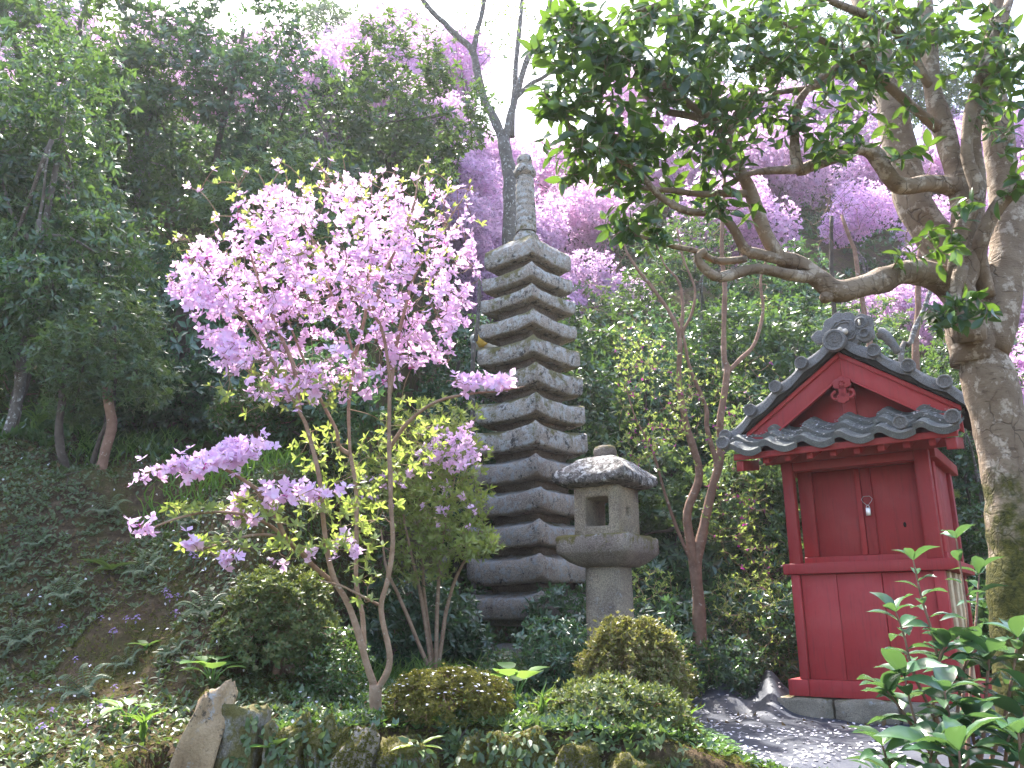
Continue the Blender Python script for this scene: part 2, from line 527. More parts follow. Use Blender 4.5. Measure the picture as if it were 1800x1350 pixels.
# ------------------------------------------------------------------ thirteen-storey stone pagoda
PY = 9.5
pb = on_ground(940, PY)
PZ = pb[2] - 0.03
pag = thing('stone_pagoda', (0.26, PY, PZ), 'tall weathered thirteen tier stone pagoda with moss and pale lichen', 'pagoda', rotz=R(-40))
tops = [413, 459, 497, 541, 586, 635, 689, 739, 797, 853, 912, 972, 1039]
bots = [441, 481, 519, 565, 615, 667, 721, 775, 831, 889, 949, 1014, 1079]
cxs = [931, 933, 935, 938, 940, 940, 941, 942, 942, 942, 942, 943, 945]
zs = []
for i in range(13):
    hd = 0.545 + 0.22 * i / 12
    if i == 12: hd = 0.78
    yc = PY - hd
    zs.append((P(cxs[i], tops[i], yc)[2] - PZ, P(cxs[i], bots[i], yc)[2] - PZ, hd / math.sqrt(2)))
for i, (zt_, zb_, hs) in enumerate(zs):
    lift = 0.032 + 0.038 * i / 12
    th = zt_ - zb_
    zb0 = zb_ - lift * 0.75            # edge underside at mid-side
    zt0 = zt_ - lift
    above = zs[i - 1][1] if i else zt_ + 0.3
    bi = hs * 0.60
    rise = min(0.11, max(0.03, (above - zt_) * 0.55)) if i else 0.16
    rings = [(bi * 0.9, zb0 + 0.02, 0, 2), (bi, zb0, 0, 2), (hs * 0.80, zb0, lift * 0.35, 4.0), (hs * 0.97, zb0, lift * 0.75, 4.0),
             (hs * 0.995, zb0 + th * 0.12, lift * 0.78, 4.0), (hs, zb0 + th * 0.55, lift * 0.9, 4.0), (hs * 0.99, zt0 - 0.006, lift, 4.0), (hs * 0.96, zt0 + 0.008, lift * 0.97, 4.0),
             (hs * 0.8, zt0 + rise * 0.45, lift * 0.5, 2.4), (bi * 1.02, zt0 + rise, 0.0, 2), (bi * 0.7, zt0 + rise + 0.005, 0, 2)]
    if i == 0:
        rings = rings[:-2] + [(hs * 0.5, zt0 + 0.15, 0.01, 2), (hs * 0.42, zt0 + 0.19, 0, 2), (hs * 0.2, zt0 + 0.195, 0, 2)]
    mb = square_rings(rings, 18, 0.013, 6.0, i * 11)
    V = mb.arrays(); a_ = R(rng.uniform(-1.6, 1.6)); ox, oy = rng.uniform(-0.008, 0.008, 2)
    V[:, 2] += 0.5 * 0.012 * noise3(V, 17, i)
    mb.v = [np.stack([V[:, 0] * math.cos(a_) - V[:, 1] * math.sin(a_) + ox, V[:, 0] * math.sin(a_) + V[:, 1] * math.cos(a_) + oy, V[:, 2]], 1)]
    part('roof_slab', mb, M['stone'] if i < 8 else M['stone_low'], pag, True)
    if i < 12:
        nb = zs[i + 1]
        b = hs * 0.60
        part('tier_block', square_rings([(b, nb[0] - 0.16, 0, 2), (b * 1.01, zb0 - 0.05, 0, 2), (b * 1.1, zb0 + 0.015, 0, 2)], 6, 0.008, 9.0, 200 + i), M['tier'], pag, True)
zb13 = zs[12][1]
part('tier_block', square_rings([(0.36, 0.50, 0, 2), (0.35, zb13 - 0.03, 0, 2)], 8, 0.01, 8, 300, rnd=0.15), M['stone_low'], pag, True)
part('plinth', square_rings([(0.44, -0.25, 0, 2), (0.45, 0.2, 0, 2), (0.43, 0.30, 0, 2), (0.30, 0.31, 0, 2)], 10, 0.014, 6, 310), M['stone_low'], pag, True)
ztop = zs[0][0] - 0.032 + 0.17
zend = 6.62 - PZ
Hs = zend - ztop
def fin(f): return ztop + Hs * f
pag.rotation_mode = 'QUATERNION'
pag.rotation_quaternion = (Matrix.Rotation(-0.0155, 3, 'Y') @ Matrix.Rotation(R(-40), 3, 'Z')).to_quaternion()
nm = [('finial_base', [(0.17, 0.0), (0.175, 0.02), (0.165, 0.07), (0.13, 0.085), (0.135, 0.10), (0.10, 0.13)]),
      ('finial_shaft', [(0.135, 0.12)] + [q for j in range(9) for q in ((0.142 - j * 0.003, 0.135 + j * 0.066), (0.142 - j * 0.003, 0.135 + j * 0.066 + 0.046), (0.131 - j * 0.003, 0.135 + j * 0.066 + 0.056))] + [(0.10, 0.735)]),
      ('finial_collar', [(0.10, 0.73), (0.150, 0.755), (0.155, 0.80), (0.128, 0.815), (0.125, 0.85), (0.08, 0.872)]),
      ('finial_jewel', [(0.065, 0.862), (0.095, 0.89), (0.105, 0.925), (0.085, 0.965), (0.045, 0.99), (0.0, 1.0)])]
for n_, pr in nm:
    mb = MB().lathe([(r * 0.96, fin(z)) for r, z in pr], 18 if 'collar' not in n_ else 8)
    mb.v = [rough(mb.arrays(), 0.005, 12, 77)]
    part(n_, mb, M['stone'], pag, 'collar' not in n_)

# ------------------------------------------------------------------ stone lantern
lan = thing('stone_lantern', (0.80, 7.0, 0.18), 'squat stone lantern with lichen spotted roof and square light opening', 'lantern', rotz=R(-32))
LZ = 0.18
part('pillar', square_rings([(0.155, -0.1, 0, 2), (0.15, 0.5, 0, 2), (0.147, 1.04, 0, 2)], 8, 0.006, 10, 3, rnd=0.3), M['lantern'], lan, True)
part('platform', square_rings([(0.15, 1.035, 0, 2), (0.19, 1.04, 0, 2), (0.245, 1.07, 0, 2), (0.315, 1.135, 0, 2), (0.327, 1.15, 0, 2), (0.328, 1.265, 0, 2), (0.315, 1.285, 0, 2), (0.18, 1.29, 0, 2)], 12, 0.006, 9, 13, rnd=0.2), M['lantern_moss'], lan, True)
# fire box with an opening through it and a small one in the side
bx = MB()
h, z0, z1, w0, w1, wh = 0.202, 1.285, 1.69, 1.36, 1.60, 0.105
def frame_face(rot, hole, z0h, z1h, depth):
    c_, s_ = math.cos(rot), math.sin(rot)
    xs = [-h, -hole, hole, h]; zz = [z0, z0h, z1h, z1]
    v = [(x, -h, z) for z in zz for x in xs]
    v += [(x, -h + depth, z) for z in (z0h + 0.01, z1h - 0.01) for x in (-hole * 0.92, hole * 0.92)]
    v = [(x * c_ - y * s_, x * s_ + y * c_, z) for x, y, z in v]
    q = [(r * 4 + c, r * 4 + c + 1, r * 4 + c + 5, r * 4 + c + 4) for r in range(3) for c in range(3) if not (r == 1 and c == 1)]
    q += [(5, 6, 17, 16), (6, 10, 19, 17), (10, 9, 18, 19), (9, 5, 16, 18)]
    return v, q
for rot, ho, a_, b_, dp in ((0, wh, w0, w1, h), (math.pi, wh, w0, w1, h), (math.pi / 2, 0.035, 1.45, 1.52, 0.07), (-math.pi / 2, 0.035, 1.45, 1.52, 0.07)):
    v, q = frame_face(rot, ho, a_, b_, dp)
    bx.add(v, quads=q)
    if dp < 0.1:
        bx.add(v[16:], quads=[(0, 1, 3, 2)])
bx.add([(-h, -h, z0), (h, -h, z0), (h, h, z0), (-h, h, z0), (-h, -h, z1), (h, -h, z1), (h, h, z1), (-h, h, z1)], quads=[(3, 2, 1, 0), (4, 5, 6, 7)])
fb = part('fire_box', bx, M['lantern'], lan)
wd = fb.modifiers.new('weld', 'WELD'); wd.merge_threshold = 0.003
bv = fb.modifiers.new('bevel', 'BEVEL'); bv.width = 0.022; bv.segments = 3; bv.limit_method = 'ANGLE'
fb.data.polygons.foreach_set('use_smooth', np.ones(len(fb.data.polygons), bool))
rl = 0.335
part('roof', square_rings([(0.19, 1.685, 0, 2), (0.27, 1.69, 0.01, 2), (rl * 0.97, 1.70, 0.03, 3), (rl, 1.72, 0.035, 3), (rl * 0.99, 1.765, 0.04, 3), (rl * 0.90, 1.80, 0.03, 3),
      (rl * 0.72, 1.865, 0.012, 3), (rl * 0.52, 1.925, 0.004, 3), (rl * 0.34, 1.955, 0, 2), (rl * 0.2, 1.962, 0, 2)], 14, 0.008, 9, 31), M['lantern_roof'], lan, True)
mb = MB().lathe([(0.075, 1.95), (0.095, 1.975), (0.10, 2.01), (0.085, 2.045), (0.05, 2.062), (0.0, 2.068)], 14)
mb.v = [rough(mb.arrays(), 0.008, 12, 5)]
part('jewel', mb, M['lantern_moss'], lan, True)

# a smaller stone lantern half hidden behind the azalea
sp = on_ground(735, 8.0)
sm = thing('small_stone_lantern', tuple(sp), 'small old stone lantern half hidden behind the azalea stems', 'lantern', rotz=R(-20))
zz = P(735, 975, 8.0)[2] - sp[2]
part('pillar', square_rings([(0.115, -0.05, 0, 2), (0.10, zz - 0.30, 0, 2)], 6, 0.008, 10, 41, rnd=0.3), M['lantern'], sm, True)
part('platform', square_rings([(0.10, zz - 0.30, 0, 2), (0.15, zz - 0.27, 0, 2), (0.155, zz - 0.20, 0, 2), (0.19, zz - 0.14, 0, 2), (0.21, zz - 0.06, 0, 2), (0.21, zz, 0, 2), (0.12, zz + 0.01, 0, 2)], 8, 0.008, 9, 43), M['wallstone'], sm, True)
part('fire_box', square_rings([(0.12, zz + 0.005, 0, 2), (0.115, zz + 0.20, 0, 2)], 6, 0.008, 10, 45), M['lantern'], sm, True)
part('roof', square_rings([(0.12, zz + 0.195, 0, 2), (0.23, zz + 0.21, 0.02, 3), (0.235, zz + 0.26, 0.025, 3), (0.14, zz + 0.34, 0, 2), (0.06, zz + 0.37, 0, 2), (0.05, zz + 0.45, 0, 2), (0.01, zz + 0.48, 0, 2)], 8, 0.01, 9, 47), M['wallstone'], sm, True)

# ------------------------------------------------------------------ red wooden shrine (local frame: X along the front, Y into the depth)
SH0 = np.array([2.324, 7.375, 0.19])
shr = thing('red_shrine', tuple(SH0), 'small red painted wooden shrine with grey tiled gable roof', 'shrine', rotz=R(-35.46))
W_, D_ = 1.39, 1.15
def sb(name, a, b, mat='red', parent=None, bev=0.006):
    return part(name, MB().box(a, b), M[mat], parent or shr, bevel=bev)
# sill
sb('sill_beam', (0.17, -0.002, 0.0), (W_ - 0.10, 0.10, 0.135))
sb('sill_beam', (0.0, -0.010, 0.002), (0.168, D_, 0.133))
sb('sill_beam', (W_ - 0.098, -0.010, 0.002), (W_, D_, 0.133))
sb('sill_beam', (0.17, D_ - 0.1, 0.0), (W_ - 0.10, D_, 0.135))
# lower corner posts, planks
for x0, x1 in ((0.10, 0.175), (1.215, 1.30)):
    sb('post', (x0, 0.0, 0.136), (x1, 0.085, 0.985))
    sb('post', (x0, D_ - 0.09, 0.136), (x1, D_ - 0.005, 1.92))
px_ = [0.177, 0.473, 0.829, 1.213]
for a, b, dy in zip(px_[:-1], px_[1:], (0.030, 0.024, 0.033)):
    sb('plank', (a + 0.0015, dy, 0.136), (b - 0.0015, dy + 0.022, 0.984), bev=0.004)
py_ = [0.088, 0.40, 0.72, D_ - 0.092]
for a, b in zip(py_[:-1], py_[1:]):
    sb('plank', (0.125, a + 0.002, 0.136), (0.147, b - 0.002, 0.984), bev=0.004)
    sb('plank', (1.235, a + 0.002, 0.136), (1.257, b - 0.002, 0.984), bev=0.004)
for y0 in (0.13, 0.42, 0.62):
    sb('side_stud', (1.26, y0, 0.137), (1.315, y0 + 0.10, 0.983), 'pale_wood')
    sb('side_stud', (1.26, y0 + 0.105, 0.137), (1.285, y0 + 0.14, 0.983), 'pale_wood')
# waist beam and deck
sb('waist_beam', (0.045, -0.025, 0.986), (1.40, 0.09, 1.076))
sb('waist_beam', (0.06, 0.092, 0.988), (0.15, D_, 1.074))
sb('waist_beam', (1.28, 0.092, 0.988), (1.37, D_, 1.074))
sb('deck', (0.152, 0.092, 1.03), (1.278, D_, 1.06))
# free-standing front posts
for x0, x1 in ((0.10, 0.195), (1.19, 1.30)):
    sb('post', (x0, 0.0, 1.077), (x1, 0.085, 1.955))
sb('lintel', (0.197, 0.02, 1.875), (1.188, 0.075, 1.955))
sb('frieze_board', (-0.05, 0.03, 1.958), (1.45, 0.05, 2.13))
# recessed body with double door
BY = 0.30
sb('body_sill', (0.15, BY - 0.025, 1.061), (1.30, BY + 0.05, 1.145))
for x0, x1 in ((0.15, 0.275), (1.135, 1.285)):
    sb('body_post', (x0, BY - 0.01, 1.146), (x1, BY + 0.10, 1.93))
dl = sb('door', (0.277, BY + 0.022, 1.147), (0.685, BY + 0.045, 1.90), bev=0.004)
sb('door_stile', (0.637, BY + 0.006, 1.148), (0.684, BY + 0.0215, 1.899), parent=dl, bev=0.004)
dr = sb('door', (0.689, BY + 0.022, 1.147), (1.133, BY + 0.045, 1.90), bev=0.004)
sb('door_stile', (0.69, BY + 0.002, 1.148), (0.775, BY + 0.0215, 1.899), parent=dr, bev=0.004)
kh = MB().lathe([(0.001, 0.0), (0.012, 0.0), (0.012, 0.004), (0.001, 0.004)], 10, (0, 0, 0), 'y')
kh.v = [kh.arrays() * np.array([1.0, 1.0, 1.9]) + np.array([1.0, BY + 0.0215, 1.385])]
part('keyhole', kh, M['black'], dr)
sb('body_beam', (0.10, BY - 0.02, 1.905), (1.33, BY + 0.08, 1.99))
for x0 in (0.165, 1.245):
    for a, b in ((BY + 0.102, 0.66), (0.664, D_ - 0.092)):
        sb('plank', (x0, a, 1.062), (x0 + 0.022, b, 1.92), bev=0.004)
sb('plank', (0.177, D_ - 0.06, 0.136), (1.213, D_ - 0.04, 1.92))
sb('side_beam', (0.07, 0.082, 1.90), (0.16, D_ + 0.12, 1.99))
sb('side_beam', (1.25, 0.082, 1.90), (1.34, D_ + 0.12, 1.99))
# front eave: rafters, fascia, corner brackets
EY = -0.36
def slope_box(x0, x1, y0, z0, y1, z1, th):
    """a board running from (y0,z0) to (y1,z1), th thick upward"""
    return MB().add([(x0, y0, z0), (x1, y0, z0), (x1, y1, z1), (x0, y1, z1), (x0, y0, z0 + th), (x1, y0, z0 + th), (x1, y1, z1 + th), (x0, y1, z1 + th)],
                    quads=[(0, 3, 2, 1), (4, 5, 6, 7), (0, 1, 5, 4), (1, 2, 6, 5), (2, 3, 7, 6), (3, 0, 4, 7)])
for j in range(8):
    x = 0.045 + j * 0.188
    part('rafter', slope_box(x, x + 0.052, EY + 0.05, 1.915, 0.18, 2.085, 0.055), M['red'], shr, bevel=0.004)
part('eave_board', slope_box(-0.185, 1.575, EY, 1.972, 0.10, 2.155, 0.018), M['red'], shr, bevel=0.003)
sb('eave_fascia', (-0.19, EY - 0.02, 1.955), (1.58, EY - 0.001, 2.012))
for x0, x1 in ((-0.18, -0.115), (1.485, 1.56)):
    part('eave_bracket', slope_box(x0, x1, EY + 0.01, 1.862, 0.06, 1.93, 0.092), M['red'], shr, bevel=0.006)
# --- gable end
GY = -0.14
GX, GZ = 0.735, 2.845            # outer apex
SL = 0.70
def barge(name, side, z_off, th, x_in, x_out, y0, y1, mat):
    xa, xb = GX + side * x_in, GX + side * x_out
    za, zb = GZ - SL * x_in + z_off, GZ - SL * x_out + z_off
    v = [(xa, y0, za), (xb, y0, zb), (xb, y0, zb - th), (xa, y0, za - th), (xa, y1, za), (xb, y1, zb), (xb, y1, zb - th), (xa, y1, za - th)]
    q = [(0, 1, 2, 3), (7, 6, 5, 4), (0, 4, 5, 1), (1, 5, 6, 2), (2, 6, 7, 3), (3, 7, 4, 0)]
    if side > 0:
        q = [f[::-1] for f in q]
    return part(name, MB().add(v, quads=q), M[mat], shr, bevel=0.004)
for s in (-1, 1):
    barge('barge_board', s, -0.035, 0.185, 0.0, 0.86, GY, GY + 0.05, 'red')
    barge('barge_moulding', s, 0.0, 0.045, 0.0, 0.87, GY - 0.02, GY - 0.001, 'red')
    barge('barge_moulding', s, -0.205, 0.022, 0.0, 0.62, GY - 0.012, GY - 0.001, 'red')
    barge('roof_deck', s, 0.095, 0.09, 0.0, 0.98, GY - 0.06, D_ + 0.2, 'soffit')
gp = MB().add([(GX - 0.72, GY + 0.16, 2.20), (GX + 0.72, GY + 0.16, 2.20), (GX, GY + 0.16, 2.74), (GX - 0.72, GY + 0.19, 2.20), (GX + 0.72, GY + 0.19, 2.20), (GX, GY + 0.19, 2.74)],
         tris=[(0, 1, 2), (5, 4, 3)], quads=[(0, 3, 4, 1), (1, 4, 5, 2), (2, 5, 3, 0)])
part('gable_panel', gp, M['red'], shr)
sb('gable_strut', (GX - 0.05, GY + 0.12, 2.21), (GX + 0.06, GY + 0.158, 2.55))
sb('gable_beam', (GX - 0.75, GY + 0.10, 2.13), (GX + 0.75, GY + 0.155, 2.235))
# pendant ornament below the gable apex
def plate(cx, cz, rx, rz, n, amp, y0, y1, pts=72, ph=0.0):
    a = np.arange(pts) * 2 * math.pi / pts
    r = 1 - amp + amp * 2 * np.abs(np.sin(a * n / 2 + ph))
    f = np.stack([cx + rx * r * np.cos(a), np.full(pts, y0), cz + rz * r * np.sin(a)], 1)
    b = f.copy(); b[:, 1] = y1
    k = np.arange(pts); k2 = (k + 1) % pts
    return np.concatenate([f, b]), np.stack([k, k + pts, k2 + pts, k2], 1), [list(range(pts)), [pts + j for j in range(pts)][::-1]]
pm = MB()
for cx, cz, rx, rz, n, am in ((0, 0.055, 0.075, 0.055, 6, 0.06), (0, -0.075, 0.05, 0.045, 6, 0.10), (0, -0.01, 0.032, 0.06, 4, 0.03)):
    v, q, p_ = plate(GX + cx, 2.505 + cz, rx, rz, n, am, GY - 0.035, GY - 0.013)
    pm.add(v, quads=q, polys=p_)
for s in (-1, 1):
    a = np.linspace(0.3, 5.6, 16)
    rr = np.linspace(0.040, 0.018, 16)
    pm.tube(np.stack([GX + s * (0.058 - rr * np.cos(a + 1.2)), np.full(16, GY - 0.026), 2.455 + rr * np.sin(a + 1.2)], 1), np.linspace(0.015, 0.012, 16), 6)
for j in range(6):
    a = j * math.pi / 3
    r = 0.020 if j else 0.020
    pm.lathe([(0.011, 0), (0.010, 0.006), (0.001, 0.009)], 8, (GX + r * math.cos(a), GY - 0.034, 2.56 + r * math.sin(a)), 'y')
part('gable_pendant', pm, M['red'], shr, bevel=0.002)

# --- tiles
def s_profile(w, A=0.034, n=13):
    t = np.linspace(0, 1, n)
    z = np.where(t < 0.36, A * np.sin(math.pi * t / 0.36) * 0.9, -A * np.sin(math.pi * (t - 0.36) / 0.64))
    return t * w, z
def s_tile(w, L, th, lip):
    x, z = s_profile(w)
    n = len(x)
    rows = [(0.0, 0.0, -lip), (0.0, 0.004, 0.0), (L * 0.5, 0.0, 0.0), (L, 0.0, 0.0)]
    top = [np.stack([x, np.full(n, yy), z + dz], 1) for yy, dz in ((0.0, 0.0), (L * 0.5, 0.002), (L, 0.0))]
    bot = [np.stack([x, np.full(n, yy), z - tt], 1) for yy, tt in ((0.0, lip), (0.02, lip), (0.025, th), (L, th))]
    V = np.concatenate(top + bot)
    k = np.arange(n - 1)
    seq = [0, 1, 2, 6, 5, 4, 3, 0]
    Q = []
    for a, b in zip(seq[:-1], seq[1:]):
        Q.append(np.stack([k + a * n, k + 1 + a * n, k + 1 + b * n, k + b * n], 1))
    return MB().add(V, quads=np.concatenate(Q), polys=[[s * n for s in (0, 3, 4, 5, 6, 2, 1)], [s * n + n - 1 for s in (1, 2, 6, 5, 4, 3, 0)]])
TW = 0.305
me_e = s_tile(TW + 0.02, 0.30, 0.022, 0.052).mesh('roof_tile', M['tile_green'], True)
me_t = s_tile(TW + 0.02, 0.30, 0.022, 0.040).mesh('roof_tile', M['tile_green'], True)
for me_ in (me_e, me_t):
    me_.set_sharp_from_angle(angle=R(50))
slope = math.atan2(0.183, 0.46)
for c_ in range(3):
    for j in range(6):
        o = link('roof_tile', me_e if c_ == 0 else me_t, shr)
        yy = EY - 0.085 + c_ * 0.145
        o.location = (-0.245 + j * TW, yy, 2.072 + (yy - EY + 0.08) * 0.42 + c_ * 0.034 + random.uniform(-0.004, 0.004))
        o.rotation_euler = (slope * 0.9, 0.07, random.uniform(-0.02, 0.02))
# round end discs with a three-comma crest
def disc(r, th, beads, seg=28):
    mb = MB().lathe([(0.001, -th), (r * 0.94, -th), (r, -th * 0.8), (r, th * 0.7), (r * 0.95, th), (r * 0.74, th), (r * 0.70, th * 0.62), (0.001, th * 0.62)], seg, axis='y')
    for j in range(3):
        a0 = j * 2 * math.pi / 3
        a = np.linspace(0, 2.6, 9) + a0
        rr = np.linspace(0.14, 0.44, 9) * r
        mb.tube(np.stack([rr * np.cos(a), np.full(9, -th * 0.66), rr * np.sin(a)], 1), np.linspace(0.13, 0.03, 9) * r, 5)
    for j in range(beads):
        a = j * 2 * math.pi / beads
        mb.lathe([(r * 0.055, 0), (r * 0.05, th * 0.2), (0.001, th * 0.3)], 6, (r * 0.58 * math.cos(a), -th * 0.62, r * 0.58 * math.sin(a)), 'y')
    return mb
me_d = disc(0.057, 0.026, 10).mesh('end_disc', M['tile'], True)
me_big = disc(0.097, 0.03, 16).mesh('ridge_disc', M['tile'], True)
me_d.set_sharp_from_angle(angle=R(40)); me_big.set_sharp_from_angle(angle=R(40))
for x, z in ((GX + 0.47, 2.135), (GX + 0.835, 2.13), (-0.245, 2.15)):
    o = link('end_disc', me_d, shr); o.location = (x, EY - 0.10, z - 0.04)
# verge tiles: sagging pieces between the discs on both slopes, and covering tiles behind them
VY = GY - 0.075
for s in (-1, 1):
    knots = [(0.0, 2.985), (0.300, 2.775), (0.545, 2.598), (0.79, 2.42), (1.035, 2.215)]
    for j in range(4):
        (xa, za), (xb, zb) = knots[j], knots[j + 1]
        t = np.linspace(-0.02, 1.03, 9)
        xs = GX + s * (xa + (xb - xa) * t)
        zc = za + (zb - za) * t - 0.030 * np.sin(math.pi * np.clip(t, 0, 1)) + 0.004
        mb = MB()
        hh = 0.075
        sect = [(VY, -hh), (VY, 0.0), (VY + 0.02, 0.03), (VY + 0.06, 0.036), (VY + 0.16, 0.004), (VY + 0.16, -0.02), (VY + 0.04, -0.02), (VY + 0.035, -hh)]
        V = np.concatenate([np.stack([xs, np.full(9, yy), zc + dz], 1) for yy, dz in sect])
        k_ = np.arange(8)
        Q = np.concatenate([np.stack([k_ + a * 9, k_ + 1 + a * 9, k_ + 1 + ((a + 1) % 8) * 9, k_ + ((a + 1) % 8) * 9], 1) for a in range(8)])
        if s < 0: Q = Q[:, ::-1]
        ends = [[a * 9 for a in range(8)][::-1], [a * 9 + 8 for a in range(8)]]
        mb.add(V, quads=Q, polys=ends if s > 0 else [e[::-1] for e in ends])
        vt = part('verge_tile', mb, M['tile'], shr, True)
        vt.data.set_sharp_from_angle(angle=R(40))
        d_ = link('end_disc', me_d, vt)
        d_.location = (GX + s * xb, VY - 0.022, zb + 0.004)
        # rows of covering tiles running back along the slope
        for c_ in range(4):
            ys = VY + 0.165 + c_ * 0.295
            tt = np.linspace(0, 1.05, 5)
            xw, zw = s_profile(0.30, 0.03, 9)
            xx = GX + s * (xa + (xb - xa) * tt)
            zz_ = za + (zb - za) * tt - 0.012 * np.sin(math.pi * np.clip(tt, 0, 1)) - 0.02
            A = np.stack([np.repeat(xx, 9), np.tile(ys + xw, 5), np.repeat(zz_, 9) + np.tile(zw, 5)], 1)
            B = A - np.array([0, 0, 0.022])
            n9 = np.arange(8)
            q1 = np.concatenate([np.stack([n9 + r * 9, n9 + 1 + r * 9, n9 + 10 + r * 9, n9 + 9 + r * 9], 1) for r in range(4)])
            e1 = np.concatenate([np.stack([n9 + r, n9 + 1 + r, n9 + 1 + r + 45, n9 + r + 45], 1) for r in (0, 36)])
            part('roof_tile', MB().add(np.concatenate([A, B]), quads=np.concatenate([q1, q1[:, ::-1] + 45, e1])), M['tile'], shr, True)
o = link('ridge_disc', me_big, shr); o.location = (GX, VY - 0.03, 2.925)
# ridge
mb = MB()
for j, (hw, z0_, z1_) in enumerate(((0.10, 2.93, 2.985), (0.085, 2.987, 3.03))):
    mb.box((GX - hw, VY + 0.10, z0_), (GX + hw, D_ + 0.22, z1_))
part('ridge_course', mb, M['tile'], shr, bevel=0.006)
rr = np.linspace(0, math.pi, 9)
cap = np.concatenate([np.stack([GX + 0.07 * np.cos(rr), np.full(9, yy), 3.03 + 0.065 * np.sin(rr)], 1) for yy in (VY + 0.10, D_ + 0.22)])
k_ = np.arange(8)
part('ridge_cap', MB().add(cap, quads=np.stack([k_, k_ + 9, k_ + 10, k_ + 1], 1), polys=[list(range(9)), [9 + j for j in range(9)][::-1]]), M['tile'], shr, True)
# ornament at the front of the ridge
OX, OZ, OY = GX + 0.055, 3.035, VY + 0.02
om = MB()
for cx, cz, rx, rz, n, am, y0, y1 in ((0, 0.0, 0.165, 0.150, 9, 0.05, OY, OY + 0.07), (-0.185, -0.03, 0.075, 0.06, 5, 0.07, OY + 0.01, OY + 0.06), (0.165, 0.01, 0.095, 0.085, 6, 0.05, OY - 0.012, OY + 0.05), (0.185, -0.085, 0.075, 0.07, 6, 0.05, OY - 0.02, OY + 0.04), (0.0, -0.11, 0.15, 0.07, 5, 0.04, OY, OY + 0.06)):
    v, q, p_ = plate(OX + cx, OZ + cz, rx, rz, n, am, y0, y1)
    om.add(v, quads=q, polys=p_)
orn = part('ridge_ornament', om, M['tile'], shr, bevel=0.006)
a = np.arange(41) * 2 * math.pi / 40
fl = MB()
for r0, r1, w, yy in ((0.105, 0.012, 5, OY - 0.004), (0.085, 0.008, 4, OY - 0.002)):
    rr = r0 + r1 * np.abs(np.sin(a * w))
    fl.tube(np.stack([OX + 0.02 + rr * np.cos(a), np.full(41, yy), OZ - 0.02 + rr * 0.85 * np.sin(a)], 1), 0.010, 5)
for cx, cz, r0 in ((0.165, 0.012, 0.055), (0.185, -0.083, 0.045)):
    fl.lathe([(r0, 0.0), (r0, 0.02), (r0 * 0.7, 0.028), (r0 * 0.6, 0.012), (0.001, 0.01)], 16, (OX + cx, OY - 0.014, OZ + cz), 'y')
part('ornament_relief', fl, M['tile'], orn, True)
wb = MB()
for cx, cz, r0 in ((-0.008, 0.018, 0.024), (0.03, -0.006, 0.027), (-0.038, -0.02, 0.022), (-0.012, -0.035, 0.022)):
    wb = MB(); ph = np.linspace(-math.pi / 2, math.pi / 2, 8)
    wb.lathe([(r0 * math.cos(p), r0 * math.sin(p)) for p in ph], 12, (OX + cx, OY - 0.018, OZ - 0.03 + cz))
    part('ornament_fruit', wb, M['white_clay'], orn, True)
wb = MB()
wb.tube([(OX + 0.158, OY - 0.045, OZ - 0.012), (OX + 0.160, OY - 0.047, OZ + 0.035)], [0.010, 0.008], 6)
part('ornament_petal', wb, M['white_clay'], orn, True)
# side bracket tile (hanging fin) right of the ornament
fin_ = MB()
t = np.linspace(0, 1, 10)
fp = np.stack([OX + 0.25 + 0.13 * t, np.full(10, OY + 0.25), OZ - 0.02 - 0.20 * t ** 1.8], 1)
fin_.tube(fp, np.linspace(0.055, 0.03, 10), 8)
part('ridge_fin', fin_, M['tile'], shr, True)

def shr_w(x, y, z):
    a = R(-35.46)
    return np.array([SH0[0] + x * math.cos(a) - y * math.sin(a), SH0[1] + x * math.sin(a) + y * math.cos(a), SH0[2] + z])

# padlock hanging on the doors
lk = thing('padlock', tuple(shr_w(0.731, BY - 0.02, 1.52)), 'small steel padlock on a wire loop hanging from the red doors', 'padlock', rotz=R(-35.46))
part('lock_body', MB().box((-0.019, -0.014, -0.045), (0.019, 0.006, 0.025)), M['steel'], lk, bevel=0.004)
a = np.linspace(0, math.pi, 9)
part('shackle', MB().tube(np.stack([0.013 * np.cos(a), np.full(9, -0.004), 0.02 + 0.028 * np.sin(a)], 1), 0.0035, 6), M['steel'], lk, True)
part('wire_loop', MB().tube([(0, -0.004, 0.04), (-0.035, 0.0, 0.075), (-0.048, 0.008, 0.10), (-0.03, 0.01, 0.125), (0.02, 0.01, 0.125), (0.042, 0.008, 0.10), (0.03, 0, 0.075), (0, -0.004, 0.04)], 0.0025, 5), M['steel'], lk, True)

